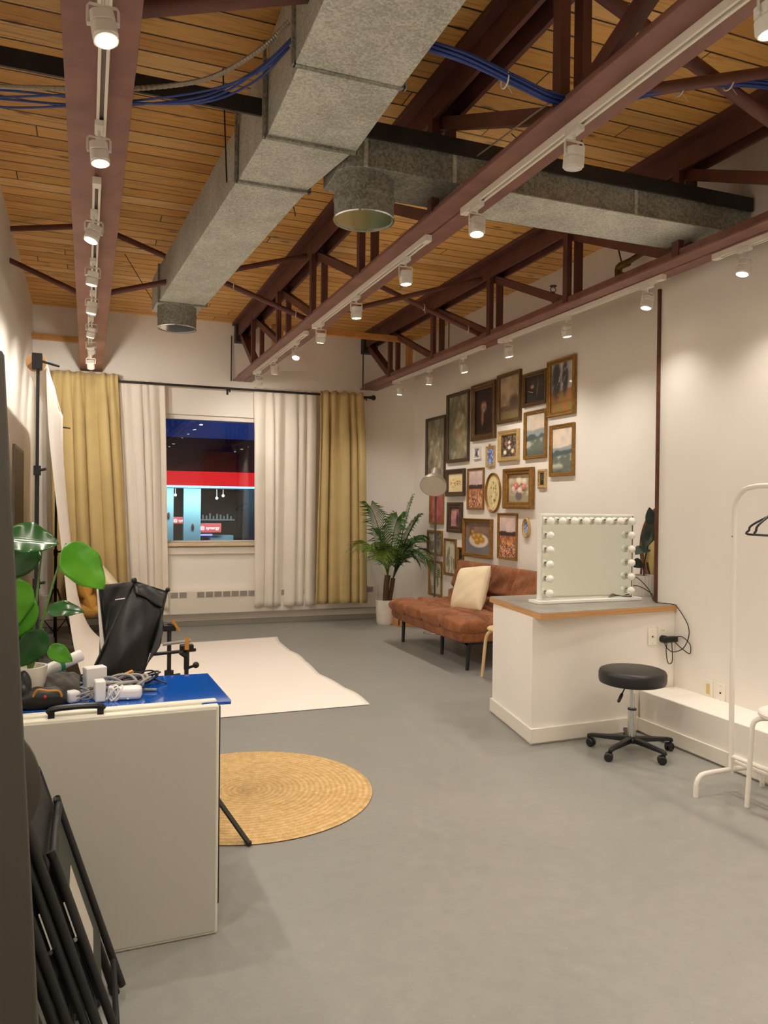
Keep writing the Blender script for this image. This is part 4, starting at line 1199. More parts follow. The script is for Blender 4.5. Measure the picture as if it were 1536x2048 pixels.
MB().lathe([(0.001, 0.06), (0.04, 0.062), (0.042, 0.085), (0.028, 0.10), (0.001, 0.1)], 24, T(cx_, cy_, 0)).build('hub', 'black', rs_)
for k in range(5):
    a = math.radians(-12 + 72 * k)
    Q = T(cx_, cy_, 0) @ RZ(a)
    mb = MB()
    vs = [(0.02, -0.022, 0.065), (0.02, 0.022, 0.065), (0.02, 0.018, 0.098), (0.02, -0.018, 0.098),
          (0.24, -0.016, 0.062), (0.24, 0.016, 0.062), (0.24, 0.012, 0.084), (0.24, -0.012, 0.084),
          (0.272, -0.014, 0.055), (0.272, 0.014, 0.055), (0.27, 0.010, 0.077), (0.27, -0.010, 0.077)]
    fs = [(3, 2, 1, 0), (8, 9, 10, 11)]
    for q in (0, 4):
        fs += [(q, q + 1, q + 5, q + 4), (q + 1, q + 2, q + 6, q + 5), (q + 2, q + 3, q + 7, q + 6), (q + 3, q, q + 4, q + 7)]
    mb.add(vs, fs, Q)
    arm = mb.build('base_arm', 'black', rs_, bevel=0.005)
    wa = a + [0.5, 1.4, -0.4, 2.0, 0.9][k]
    W_ = T(cx_ + 0.258 * math.cos(a), cy_ + 0.258 * math.sin(a), 0) @ RZ(wa)
    mb = MB()
    for sg in (-1, 1):
        mb.lathe([(0.001, 0.004), (0.022, 0.004), (0.026, 0.008), (0.026, 0.017), (0.02, 0.022), (0.001, 0.022)], 22, W_ @ T(-0.012, 0, 0.027) @ RX(PI / 2 * sg))
    mb.cyl(W_ @ Vector((0, 0, 0.03)), W_ @ Vector((0, 0, 0.06)), 0.008, 8)
    mb.add([W_ @ Vector(p) for p in ((-0.03, -0.005, 0.03), (0.01, -0.005, 0.03), (0.008, -0.005, 0.055), (-0.02, -0.005, 0.055), (-0.03, 0.005, 0.03), (0.01, 0.005, 0.03), (0.008, 0.005, 0.055), (-0.02, 0.005, 0.055))],
           [(0, 1, 2, 3), (7, 6, 5, 4), (0, 4, 5, 1), (1, 5, 6, 2), (2, 6, 7, 3), (3, 7, 4, 0)])
    mb.build('caster', 'black', arm)

# ------------------------------------------------------------------ clothes rack + hangers
gr = thing('clothes_rack', 'white tubular clothes rack standing against the right wall', 'clothes rack', (3.21, 2.5, 0))
for y_ in (3.15, 2.10):
    pass
R_ = 0.0135
top_ = smooth_pts([(3.21, 3.15, 1.40), (3.21, 3.15, 1.50), (3.21, 3.135, 1.56), (3.21, 3.09, 1.605), (3.21, 3.02, 1.622), (3.21, 2.95, 1.625)], 5)
mb = MB().tube([(3.21, 3.15, 0.10)] + top_ + [(3.21, 2.2, 1.625), (3.21, 2.12, 1.61), (3.21, 2.08, 1.56), (3.21, 2.06, 1.5), (3.21, 2.06, 0.10)], R_, 14)
mb.build('rail', 'rackw', gr)
for y_ in (3.15, 2.06):
    MB().tube(smooth_pts([(2.975, y_, 0.0), (2.978, y_, 0.06), (2.995, y_, 0.098), (3.04, y_, 0.115), (3.21, y_, 0.118), (3.38, y_, 0.115), (3.415, y_, 0.098), (3.43, y_, 0.06), (3.432, y_, 0.0)], 5), R_, 14).build('foot', 'rackw', gr)
MB().tube([(3.21, 3.15, 0.19), (3.21, 2.06, 0.19)], 0.010, 12).tube([(3.24, 3.15, 0.155), (3.24, 2.06, 0.155)], 0.010, 12).build('lower_shelf_bar', 'rackw', gr)
MB().cyl((3.195, 3.15, 1.36), (3.195, 3.147, 1.36), 0.003, 8).build('rail_button', 'black', gr)
def hanger(y, rz, label):
    t = thing('clothes_hanger', label, 'hanger', (3.21, y, 1.625), 'black clothes hangers on the rack', local=True, rotz=rz)
    zc = -0.10
    MB().tube(smooth_pts([(-0.205, 0, -0.222), (-0.185, 0, -0.245), (0.185, 0, -0.245), (0.205, 0, -0.222), (0.18, 0, -0.19), (0.03, 0, -0.112), (0, 0, -0.105), (-0.03, 0, -0.112), (-0.18, 0, -0.19)], 5, True), 0.0055, 8, closed=True).build('frame', 'black', t)
    MB().tube(smooth_pts([(0, 0, -0.105), (0, 0, -0.06), (0.022, 0, -0.03), (0.024, 0, 0.0), (0.0, 0, 0.02), (-0.022, 0, 0.004)], 5), 0.003, 8).build('hook', 'chrome', t)
hanger(2.84, 0.12, 'black clothes hanger on the rack, nearest the rack end post')
hanger(2.79, -0.42, 'black clothes hanger on the rack, turned askew behind the first')

# white stool right edge
ws = thing('white_stool', 'white metal stool with pale seat at the right edge, beside the clothes rack', 'stool', (3.30, 2.82, 0))
MB().lathe([(0.001, 0.465), (0.155, 0.465), (0.165, 0.472), (0.165, 0.486), (0.158, 0.493), (0.001, 0.495)], 40, T(3.29, 2.83, 0)).build('seat', 'rackw', ws)
for i, (dx, dy) in enumerate(((-0.82, 0.62), (0.82, 0.62), (-0.82, -0.62), (0.82, -0.62))):
    MB().tube(smooth_pts([(3.29 + dx * r_, 2.83 + dy * r_, z_) for r_, z_ in ((0.02, 0.455), (0.12, 0.455), (0.165, 0.445), (0.185, 0.41), (0.19, 0.3), (0.205, 0.0))], 5), 0.0125, 12).build('leg', 'rackw', ws)

# ------------------------------------------------------------------ framed pictures
def vnoise(u, v, fx, fy, seed):
    rg = np.random.RandomState(seed)
    G = rg.rand(int(fy) + 3, int(fx) + 3)
    x = u * fx; y = v * fy
    xi = np.floor(x).astype(int); yi = np.floor(y).astype(int)
    xf = x - xi; yf = y - yi
    xf = xf * xf * (3 - 2 * xf); yf = yf * yf * (3 - 2 * yf)
    return (G[yi, xi] * (1 - xf) + G[yi, xi + 1] * xf) * (1 - yf) + (G[yi + 1, xi] * (1 - xf) + G[yi + 1, xi + 1] * xf) * yf
def fbm(u, v, f, seed, o=4, ax=1.0):
    s_ = 0; a = 0.5; tot = 0
    for i in range(o):
        s_ = s_ + a * vnoise(u, v, max(1, f * ax * 2 ** i), max(1, f * 2 ** i), seed + i)
        tot += a; a *= 0.55
    return s_ / tot
def mixc(a, b, t): return a * (1 - t[..., None]) + b * t[..., None]
def c_(*x): return np.array(x, float) / 255
def sm(a, b, x): t = np.clip((x - a) / (b - a), 0, 1); return t * t * (3 - 2 * t)
def blob(u, v, cx, cy, rx, ry, soft=0.25): 
    d = np.sqrt(((u - cx) / rx) ** 2 + ((v - cy) / ry) ** 2)
    return 1 - sm(1 - soft, 1 + soft, d)
def paint(kind, u, v, seed):
    n1 = fbm(u, v, 4, seed); n2 = fbm(u, v, 14, seed + 20, 3); n3 = fbm(u, v, 3, seed + 40, 3, 2.0)
    Z = np.ones(u.shape + (3,))
    if kind == 'floral':
        c = mixc(c_(98, 98, 82) * Z, c_(140, 134, 110) * Z, sm(0.3, 0.7, n1))
        rg = random.Random(seed)
        for i in range(26):
            x, y = rg.gauss(0.5, 0.2), rg.gauss(0.42, 0.2); r = rg.uniform(0.04, 0.11)
            k = blob(u, v, x, y, r, r * 0.6, 0.5) * (0.35 + 0.65 * n2)
            c = mixc(c, c_(*rg.choice([(176, 166, 136), (150, 140, 112), (132, 112, 92), (190, 182, 154)])) * Z, k * 0.8)
        return c * (0.8 + 0.4 * n2[..., None])
    if kind == 'figure':
        c = mixc(c_(22, 16, 18) * Z, c_(46, 28, 28) * Z, sm(0.4, 0.8, n1))
        c = mixc(c, c_(92, 34, 32) * Z, blob(u, v, 0.75, 0.2, 0.22, 0.5, 0.6) * 0.35)
        c = mixc(c, c_(196, 160, 140) * Z, blob(u, v, 0.47, 0.60, 0.16, 0.13, 0.4) * (0.4 + 0.6 * n2))
        c = mixc(c, c_(170, 120, 104) * Z, blob(u, v, 0.40, 0.36, 0.07, 0.17, 0.4) * 0.9)
        return c
    if kind == 'sepia':
        c = mixc(c_(168, 150, 122) * Z, c_(142, 122, 98) * Z, sm(0.35, 0.7, n1))
        h = 0.3 + 0.08 * vnoise(u, v * 0, 6, 1, seed)
        c = mixc(c, c_(82, 66, 52) * Z, sm(-0.01, 0.01, h - v) * (0.6 + 0.4 * n2))
        c = mixc(c, c_(88, 72, 60) * Z, blob(u, v, 0.72, 0.38, 0.25, 0.16, 0.4))
        c = mixc(c, c_(118, 104, 66) * Z, sm(-0.01, 0.03, 0.2 - v) * (0.5 + 0.5 * n2))
        return c
    if kind == 'darkportrait':
        c = mixc(c_(34, 30, 28) * Z, c_(70, 62, 60) * Z, sm(0.3, 0.8, n1) * sm(0.2, 0.9, v))
        c = mixc(c, c_(180, 140, 104) * Z, blob(u, v, 0.33, 0.60, 0.09, 0.075, 0.35))
        c = mixc(c, c_(120, 104, 84) * Z, blob(u, v, 0.60 + (v - 0.5) * 0.1, 0.5, 0.035, 0.32, 0.4) * 0.8)
        return c
    if kind == 'trees':
        c = mixc(c_(150, 150, 152) * Z, c_(178, 172, 162) * Z, sm(0.3, 0.7, n1))
        g = sm(-0.03, 0.03, 0.44 + 0.06 * (u - 0.5) - v)
        c = mixc(c, mixc(c_(150, 98, 52) * Z, c_(124, 108, 60) * Z, sm(0.4, 0.6, n3)), g)
        tr = np.maximum(blob(u, v, 0.24, 0.66, 0.2, 0.38, 0.35), blob(u, v, 0.62, 0.68, 0.14, 0.34, 0.4)) * sm(0.3, 0.55, n2 + 0.1)
        c = mixc(c, c_(58, 56, 60) * Z, tr)
        return mixc(c, c_(92, 70, 44) * Z, sm(0.04, 0.0, np.abs(v - 0.2)) * 0.5)
    if kind == 'hills':
        c = mixc(c_(206, 190, 170) * Z, c_(186, 178, 170) * Z, sm(0.3, 0.7, n1))
        h1 = 0.55 + 0.1 * vnoise(u, v * 0, 3, 1, seed + 2); h2 = 0.44 + 0.10 * vnoise(u, v * 0, 5, 1, seed + 3)
        c = mixc(c, c_(138, 144, 144) * Z, sm(-0.01, 0.02, h1 - v))
        c = mixc(c, c_(74, 86, 88) * Z, sm(-0.01, 0.01, h2 - v))
        c = mixc(c, mixc(c_(170, 170, 154) * Z, c_(96, 104, 94) * Z, sm(0.35, 0.65, fbm(u, v, 7, seed + 60, 3, 0.45))), sm(-0.01, 0.03, 0.36 + 0.08 * u - v))
        return mixc(c, c_(80, 84, 74) * Z, sm(0.0, 0.1, 0.16 - v) * 0.7)
    if kind == 'group':
        c = mixc(c_(54, 44, 38) * Z, c_(120, 104, 88) * Z, sm(0.45, 0.6, n2))
        rg = random.Random(seed)
        for x, y, r, k in ((0.5, 0.66, 0.09, (222, 196, 176)), (0.28, 0.62, 0.1, (150, 120, 96)), (0.74, 0.62, 0.1, (60, 52, 70)), (0.22, 0.22, 0.11, (232, 220, 200)), (0.74, 0.24, 0.10, (226, 206, 178)), (0.5, 0.42, 0.1, (220, 208, 196)), (0.8, 0.2, 0.06, (206, 110, 60))):
            c = mixc(c, c_(*k) * Z, blob(u, v, x, y, r, r * 0.9, 0.35))
        return c
    if kind == 'snapshot':
        c = mixc(c_(190, 176, 170) * Z, c_(90, 96, 130) * Z, sm(0.4, 0.6, n3))
        c = mixc(c, c_(70, 50, 60) * Z, blob(u, v, 0.4, 0.4, 0.2, 0.25, 0.3)); return mixc(c, c_(230, 226, 220) * Z, blob(u, v, 0.7, 0.5, 0.14, 0.3, 0.3))
    if kind == 'blue':
        return mixc(c_(170, 186, 220) * Z, c_(52, 70, 140) * Z, sm(0.4, 0.6, n2))
    if kind == 'sketch':
        c = c_(236, 206, 156) * Z
        k = sm(0.52, 0.66, n2) * blob(u, v, 0.5, 0.45, 0.42, 0.34, 0.4)
        return mixc(c, c_(134, 92, 52) * Z, k)
    if kind == 'field':
        hz = 0.60
        c = mixc(c_(206, 184, 176) * Z, c_(186, 164, 162) * Z, sm(0.3, 0.7, n1))
        c = mixc(c, c_(62, 46, 52) * Z, sm(-0.005, 0.01, hz + 0.03 * vnoise(u, v * 0, 9, 1, seed) - v))
        g = mixc(c_(196, 132, 74) * Z, c_(142, 84, 60) * Z, sm(0.4, 0.6, fbm(u, v, 6, seed + 9, 3, 3.0)))
        c = mixc(c, g, sm(0, 0.015, hz - 0.09 - v))
        d = sm(0.55, 0.62, vnoise(u, v, 30, 50, seed + 5)) * sm(0.1, -0.3, v - hz + 0.12)
        c = mixc(c, c_(226, 196, 178) * Z, d * 0.8)
        d = sm(0.62, 0.68, vnoise(u, v, 24, 40, seed + 6)) * sm(0, 0.2, hz - 0.1 - v)
        return mixc(c, c_(70, 50, 60) * Z, d * 0.8)
    if kind == 'sprig':
        c = mixc(c_(214, 198, 150) * Z, c_(196, 182, 138) * Z, sm(0.3, 0.7, n1))
        k = sm(0.58, 0.68, n2) * blob(u, v, 0.52, 0.48, 0.3, 0.38, 0.4)
        return mixc(c, c_(110, 112, 78) * Z, k)
    if kind == 'bouquet':
        c = mixc(c_(190, 176, 150) * Z, c_(160, 150, 128) * Z, sm(0.3, 0.7, n1))
        c = mixc(c, c_(150, 140, 118) * Z, sm(0, 0.02, 0.24 - v))
        c = mixc(c, c_(82, 90, 62) * Z, blob(u, v, 0.48, 0.5, 0.36, 0.25, 0.5) * sm(0.4, 0.6, n2))
        c = mixc(c, c_(104, 96, 100) * Z, blob(u, v, 0.48, 0.22, 0.15, 0.17, 0.2))
        for x, y, r, k in ((0.34, 0.60, 0.12, (200, 76, 88)), (0.70, 0.56, 0.11, (206, 92, 98)), (0.48, 0.82, 0.13, (232, 216, 188)), (0.52, 0.45, 0.11, (232, 200, 190)), (0.72, 0.76, 0.11, (230, 206, 186)), (0.22, 0.5, 0.09, (220, 190, 180))):
            c = mixc(c, c_(*k) * Z, blob(u, v, x, y, r, r, 0.35) * (0.6 + 0.4 * n2)); c = mixc(c, c_(250, 236, 220) * Z, blob(u, v, x - 0.02, y + 0.03, r * 0.4, r * 0.35, 0.6) * 0.5)
        return c
    if kind == 'pink':
        c = mixc(c_(150, 70, 72) * Z, c_(172, 92, 90) * Z, sm(0.3, 0.7, n1))
        k = sm(0.02, 0.0, np.abs(v - 0.12 - 0.05 * np.sin(u * 9))) + sm(0.02, 0, np.abs(u - 0.7 + 0.1 * v))
        return mixc(c, c_(96, 40, 48) * Z, np.clip(k, 0, 1) * 0.6)
    if kind == 'lane':
        c = mixc(c_(190, 140, 138) * Z, c_(160, 110, 118) * Z, sm(0.3, 0.7, n1))
        return mixc(c, c_(80, 54, 60) * Z, blob(u, v, 0.75, 0.35, 0.16, 0.4, 0.5))
    if kind == 'fruit':
        c = mixc(c_(112, 92, 86) * Z, c_(138, 112, 96) * Z, sm(0.3, 0.7, n1))
        c = mixc(c, c_(112, 116, 128) * Z, sm(-0.02, 0.05, 0.52 - 0.18 * u - v + 0.05) * (0.6 + 0.4 * n2))
        c = mixc(c, c_(206, 192, 176) * Z, blob(u, v, 0.52, 0.42, 0.38, 0.22, 0.1))
        for x, y, r in ((0.36, 0.54, 0.12), (0.55, 0.56, 0.12), (0.66, 0.44, 0.11), (0.48, 0.40, 0.12), (0.30, 0.68, 0.07)):
            c = mixc(c, c_(170, 128, 56) * Z, blob(u, v, x, y, r, r * 0.9, 0.2)); c = mixc(c, c_(206, 168, 84) * Z, blob(u, v, x - 0.03, y + 0.03, r * 0.4, r * 0.35, 0.6))
        return c
    if kind == 'greyscape':
        c = mixc(c_(150, 146, 136) * Z, c_(90, 88, 84) * Z, sm(0.35, 0.65, n1)); return mixc(c, c_(190, 186, 176) * Z, sm(0.55, 0.7, n3))
    if kind == 'pale':
        c = mixc(c_(196, 192, 172) * Z, c_(130, 132, 112) * Z, sm(0.45, 0.65, n3)); return c
    if kind == 'darkphoto':
        c = mixc(c_(20, 20, 22) * Z, c_(60, 50, 40) * Z, sm(0.5, 0.7, n1)); return mixc(c, c_(150, 160, 150) * Z, blob(u, v, 0.4, 0.6, 0.12, 0.3, 0.3) * sm(0.4, 0.6, n2))
    return c_(128, 128, 128) * Z
GX = 4.168
def picture(y0, y1, z0, z1, kind, fm, fw, fd, label, seed, oval=False, matw=0.0, cat='picture', rope=False, orn=False):
    """hangs on the gallery wall facing -X; y0 far edge, y1 near edge"""
    y1 += 0.022; y0 -= 0.004
    yc, zc = (y0 + y1) / 2, (z0 + z1) / 2
    hw, hh = abs(y0 - y1) / 2, (z1 - z0) / 2
    t = thing('picture_frame', label, cat, (GX, yc, zc), 'framed pictures on the gallery wall')
    n = 48 if oval else 4
    def loop(ins, out):
        if oval:
            return [(GX - out, yc + (hw - ins) * math.cos(2 * PI * i / n), zc + (hh - ins) * math.sin(2 * PI * i / n)) for i in range(n)]
        return [(GX - out, yc + sy * (hw - ins), zc + sz * (hh - ins)) for sy, sz in ((-1, -1), (1, -1), (1, 1), (-1, 1))]
    prof = [(0, 0), (0, fd * 0.8), (fw * 0.15, fd), (fw * 0.4, fd * 0.92), (fw * 0.55, fd * 0.7), (fw * 0.8, fd * 0.72), (fw, fd * 0.5), (fw, 0.004)]
    vs = []
    for ins, out in prof: vs += loop(ins, out)
    fs = []
    for i in range(len(prof) - 1):
        for k in range(n):
            fs.append((i * n + k, (i + 1) * n + k, (i + 1) * n + (k + 1) % n, i * n + (k + 1) % n))
    f = MB().add(vs, fs)
    if rope:
        per = loop(fw * 0.45, fd * 0.9)
        pts = []
        m_ = 12 if not oval else 1
        for i in range(n):
            a, b = Vector(per[i]), Vector(per[(i + 1) % n])
            cnt = max(1, int((b - a).length / 0.016)) if not oval else 1
            for j in range(cnt): pts.append(a.lerp(b, j / cnt))
        for p in pts: f.sphere(p, 0.0095, 4)
    f.build('frame', fm, t, smooth=oval or rope)
    if orn:
        MB().sphere((GX - fd, yc, z1 + 0.012), 0.016, 8, (0.6, 1.3, 1)).sphere((GX - fd, yc, z0 - 0.005), 0.012, 8, (0.6, 1.3, 1)).build('crest', fm, t)
    ih, iv = hw - fw, hh - fw
    if matw > 0:
        MB().box(GX - 0.007, GX - 0.004, yc - ih, yc + ih, zc - iv, zc + iv).build('mat_board', 'matbd', t)
        ih -= matw; iv -= matw
    nu = max(10, min(46, int(ih * 2 / 0.008))); nv = max(12, min(64, int(iv * 2 / 0.010)))
    mb = MB()
    def fn(u, v):
        s_, q = 2 * u - 1, 2 * v - 1
        if oval:
            a = s_ * math.sqrt(max(0, 1 - q * q / 2)); b = q * math.sqrt(max(0, 1 - s_ * s_ / 2)); s_, q = a, b
        return (GX - (0.009 if matw else 0.006), yc - s_ * ih, zc + q * iv)
    mb.grid(fn, nu, nv)
    o = mb.build('canvas', 'painting', t, smooth=False)
    uu, vv = np.meshgrid(np.linspace(0, 0.999, nu + 1), np.linspace(0, 0.999, nv + 1))
    col = np.clip((paint(kind, uu, vv, seed) - 0.42) * 1.18 + 0.46, 0, 1).reshape(-1, 3)
    col = np.where(col <= 0.04045, col / 12.92, ((col + 0.055) / 1.055) ** 2.4)
    at = o.data.color_attributes.new('Col', 'FLOAT_COLOR', 'POINT')
    at.data.foreach_set('color', np.c_[col, np.ones(len(col))].astype(np.float32).ravel())
    return t
# u runs left->right as seen by a viewer facing the wall (+X): left = far (large Y)
P_ = [
 (9.27, 8.67, 1.82, 2.65, 'floral', 'walnut', 0.035, 0.03, 'muted floral painting in thin dark frame at the far left of the gallery wall', {}),
 (8.64, 8.03, 2.04, 2.88, 'floral', 'walnut', 0.04, 0.035, 'tall muted floral painting in dark frame, above the sketch', {}),
 (7.98, 7.40, 2.26, 2.90, 'figure', 'bronze', 0.07, 0.04, 'black painting with pale figure in broad bronze frame', {}),
 (7.38, 6.88, 2.40, 2.93, 'sepia', 'bronze', 0.04, 0.035, 'sepia landscape with cloudy sky in top row beside the black painting', {}),
 (6.86, 6.40, 2.52, 2.86, 'darkportrait', 'bronze', 0.04, 0.035, 'small dark portrait with a pale face in the top row', {}),
 (6.40, 5.93, 2.37, 2.91, 'trees', 'gold', 0.04, 0.04, 'painting of tall dark trees over an orange field, top right of gallery', {}),
 (7.94, 7.75, 2.05, 2.19, 'snapshot', 'outlet', 0.02, 0.02, 'tiny white framed snapshot below the black painting', {}),
 (7.64, 7.42, 1.95, 2.18, 'blue', 'gold2', 0.03, 0.02, 'small ornate gilt frame with blue picture and a crest on top', dict(orn=True)),
 (7.35, 6.91, 1.99, 2.32, 'group', 'gold2', 0.05, 0.035, 'busy picture of pale figures in light gilt frame at the gallery centre', {}),
 (6.83, 6.40, 1.99, 2.47, 'hills', 'gold', 0.035, 0.03, 'misty hills painting directly below the small dark portrait', {}),
 (6.36, 5.94, 1.80, 2.29, 'hills', 'gold', 0.035, 0.03, 'misty hills painting at the right end, below the tall trees', {}),
 (8.65, 8.12, 1.63, 1.96, 'sketch', 'walnut', 0.055, 0.035, 'brown town sketch with cream mat in dark square frame', dict(matw=0.03)),
 (8.08, 7.66, 1.47, 1.95, 'field', 'gold', 0.025, 0.025, 'orange wildflower field picture between the sketch and the oval', {}),
 (7.64, 7.28, 1.44, 1.88, 'sprig', 'gold', 0.025, 0.025, 'oval gilt frame with pale pressed sprig', dict(oval=True)),
 (7.21, 6.62, 1.49, 1.91, 'bouquet', 'gold', 0.07, 0.05, 'bouquet of pink and cream roses in wide gilt frame', {}),
 (6.57, 6.40, 1.69, 1.88, 'darkphoto', 'gold2', 0.035, 0.02, 'tiny dark photo in rope patterned frame right of the roses', dict(rope=True)),
 (9.14, 8.70, 1.28, 1.78, 'pink', 'gold', 0.025, 0.025, 'dusky pink picture directly behind the floor lamp pole', {}),
 (8.60, 8.18, 1.19, 1.56, 'lane', 'walnut', 0.08, 0.035, 'small pink picture in very broad dark carved frame', {}),
 (8.16, 7.45, 0.93, 1.37, 'fruit', 'gold', 0.04, 0.04, 'still life of yellow fruit on a plate above the pillow', {}),
 (7.35, 6.93, 0.95, 1.44, 'field', 'gold', 0.025, 0.025, 'wildflower field picture hanging lowest, left of vanity mirror', {}),
 (6.85, 6.68, 1.19, 1.40, 'blue', 'gold2', 0.03, 0.02, 'tiny oval rope edged frame with blue porcelain picture', dict(oval=True, rope=True)),
 (9.20, 8.73, 0.88, 1.20, 'greyscape', 'gold', 0.035, 0.025, 'grey misty picture below the pink one, behind the palm', {}),
 (8.69, 8.34, 0.66, 1.11, 'pale', 'gold', 0.03, 0.025, 'pale green abstract picture partly behind the sofa back', {}),
 (8.31, 8.14, 0.74, 1.02, 'darkphoto', 'gold', 0.03, 0.025, 'tiny dark picture just above the sofa back corner', {}),
 (9.14, 8.73, 0.36, 0.81, 'pale', 'gold', 0.03, 0.025, 'lowest pale picture in the corner beside the sofa end', {}),
]
for i, (a, b, z0, z1, kd, fm, fw, fd, lb, kw) in enumerate(P_):
    picture(a, b, z0, z1, kd, fm, fw, fd, lb, 100 + i * 7, **kw)

# framed board on the left wall
lw = thing('wall_board', 'pale grey framed board on the left wall behind the backdrop stand', 'picture', (-0.55, 7.1, 1.6))
B(-0.555, -0.535, 6.7, 7.6, 1.25, 1.96).build('frame', 'grey', lw, bevel=0.003)
B(-0.535, -0.532, 6.73, 7.57, 1.28, 1.93).build('panel', mat('taupe_panel', (138, 130, 112), 0.6), lw)

# ------------------------------------------------------------------ foreground: folded white table
ft = thing('folded_table', 'folded white suitcase table standing upright on the floor, grey face to the camera', 'table', (0.12, 2.74, 0), local=True, rotz=math.radians(1.0))
X0, X1 = -0.345, 0.315
FH = 0.80
MB().box(X0 + 0.02, X1 - 0.01, -0.045, -0.038, 0.012, FH - 0.01).build('front_panel', 'panel', ft, bevel=0.003)
MB().box(X0, X1, -0.040, -0.004, 0.0, FH).build('front_half', 'panelrim', ft, bevel=0.007, seg=3)
MB().box(X0, X1, 0.004, 0.042, 0.0, FH + 0.008).build('rear_half', 'panelrim', ft, bevel=0.007, seg=3)
MB().box(X0 + 0.01, X1 - 0.01, -0.006, 0.006, 0.0, FH - 0.012).build('spine', 'panelrim', ft)
mb = MB()
mb.box(-0.235, -0.215, -0.03, -0.005, FH - 0.012, FH + 0.022).box(-0.085, -0.065, -0.03, -0.005, FH - 0.012, FH + 0.022)
mb.tube(smooth_pts([(-0.235, -0.02, FH + 0.016), (-0.22, -0.022, FH + 0.028), (-0.15, -0.024, FH + 0.032), (-0.08, -0.022, FH + 0.028), (-0.065, -0.02, FH + 0.016)], 4), 0.010, 8)
mb.build('carry_handle', 'black', ft)
mb = MB().box(X1, X1 + 0.009, -0.012, 0.012, 0.09, FH - 0.01)
mb.build('edge_hinge', 'black', ft, bevel=0.003)

# blue topped side table
bt = thing('blue_table', 'small table with a glossy blue top behind the folded white table', 'table', (0.14, 2.98, 0))
MB().prism([(-0.30, 2.84), (0.48, 2.735), (0.485, 2.76), (0.47, 3.225), (-0.30, 3.27)], 0.792, 0.802).build('top', 'blue', bt, bevel=0.002)
MB().box(-0.28, 0.44, 2.86, 2.89, 0.755, 0.792).box(-0.28, 0.44, 3.16, 3.19, 0.755, 0.792).box(0.41, 0.44, 2.86, 3.19, 0.755, 0.792).build('apron', 'blackmat', bt)
for x_, y_ in ((0.425, 2.82), (0.425, 3.175), (-0.265, 2.875), (-0.265, 3.175)):
    MB().cyl((x_, y_, 0.79), (x_, y_, 0.0), 0.011, 10).build('leg', 'blackmat', bt)

# light stands behind the table
s3 = light_stand('light_stand', 0.375, 3.85, 0.92, 'short black light stand with orange clamp nearest the softbox', 'short black light stands', 0.30, a0=1.2, hub=0.35)
MB().box(0.345, 0.405, 3.83, 3.87, 0.885, 0.915).cyl((0.30, 3.85, 0.775), (0.50, 3.83, 0.79), 0.009, 8).build('clamp_head', 'black', s3, bevel=0.004)
MB().beam((0.385, 3.83, 0.94), (0.42, 3.82, 0.885), 0.018, 0.008).build('clamp_tip', 'orange', s3)
MB().tube([(0.34, 3.80, 0.83), (0.47, 3.80, 0.84)], 0.008, 8).build('cross_arm', 'grey', s3)
s4 = light_stand('light_stand', 0.43, 3.62, 0.86, 'short black light stand with clamp at the blue table corner, leg over the rug', 'short black light stands', 0.36, a0=-0.83, hub=0.33)
MB().box(0.40, 0.46, 3.60, 3.64, 0.83, 0.855).cyl((0.43, 3.62, 0.80), (0.40, 3.60, 0.825), 0.012, 8).cyl((0.43, 3.62, 0.83), (0.43, 3.62, 0.74), 0.013, 8).cyl((0.43, 3.62, 0.745), (0.465, 3.60, 0.76), 0.007, 8).sphere((0.47, 3.6, 0.762), 0.015, 8).build('clamp_head', 'black', s4, bevel=0.003)
MB().beam((0.43, 3.60, 0.89), (0.428, 3.595, 0.835), 0.018, 0.008).build('clamp_tip', 'orange', s4)

# folded softbox
sb = thing('softbox', 'collapsed black softbox with grey lining leaning behind the blue table', 'softbox', (0.2, 3.9, 0.6))
def quadsheet(pts, name, m, parent, n=10, bulge=0.02, nrm=(0, -1, 0), seed=0):
    a, b, c, d = [Vector(p) for p in pts]
    N = Vector(nrm)
    rg = random.Random(seed); p1, p2 = rg.uniform(0, 6), rg.uniform(0, 6)
    def fn(u, v):
        p = (a * (1 - u) + b * u) * (1 - v) + (d * (1 - u) + c * u) * v
        e = math.sin(PI * u) * math.sin(PI * v)
        return p + N * (bulge * e + 0.25 * bulge * math.sin(9 * u + p1) * math.sin(7 * v + p2))
    return MB().grid(fn, n, n).build(name, m, parent, solid=0.004, sharp=70)
A1 = (0.215, 3.95, 1.118); A2 = (0.375, 3.98, 1.058); A3 = (0.352, 3.93, 0.985); A4 = (0.335, 3.9, 0.90)
BL = (0.015, 3.78, 0.70); BR = (0.255, 3.82, 0.69)
quadsheet([A1, A3, BR, BL], 'front_panel', 'softblk', sb, bulge=0.05, seed=1)
quadsheet([A3, A4, (0.30, 3.86, 0.80), BR], 'side_panel', 'softblk', sb, bulge=0.03, nrm=(1, -0.3, 0), seed=2)
quadsheet([A1, A2, A3, (0.22, 3.90, 1.07)], 'top_flap', 'softgrey', sb, bulge=0.02, nrm=(0, -0.4, 1), seed=3)
quadsheet([(0.055, 4.02, 1.098), A1, (0.10, 3.95, 0.86), (0.085, 4.02, 0.80)], 'inner_lining', 'softgrey', sb, bulge=-0.04, seed=4)
quadsheet([(0.045, 4.04, 1.09), (0.06, 4.04, 1.08), (0.10, 4.0, 0.72), (0.07, 4.0, 0.72)], 'diffuser', 'diff', sb, bulge=0.005, seed=5)
quadsheet([(0.07, 4.2, 1.08), A2, (0.33, 4.05, 0.75), (0.06, 4.1, 0.70)], 'back_panel', 'softblk', sb, bulge=-0.04, seed=6)
for p, q in ((A1, BL), (A2, A3), ((0.055, 4.02, 1.115), (0.09, 4.0, 0.78)), (A1, A2)):
    MB().tube([p, q], 0.005, 8).build('rib_rod', 'black', sb)
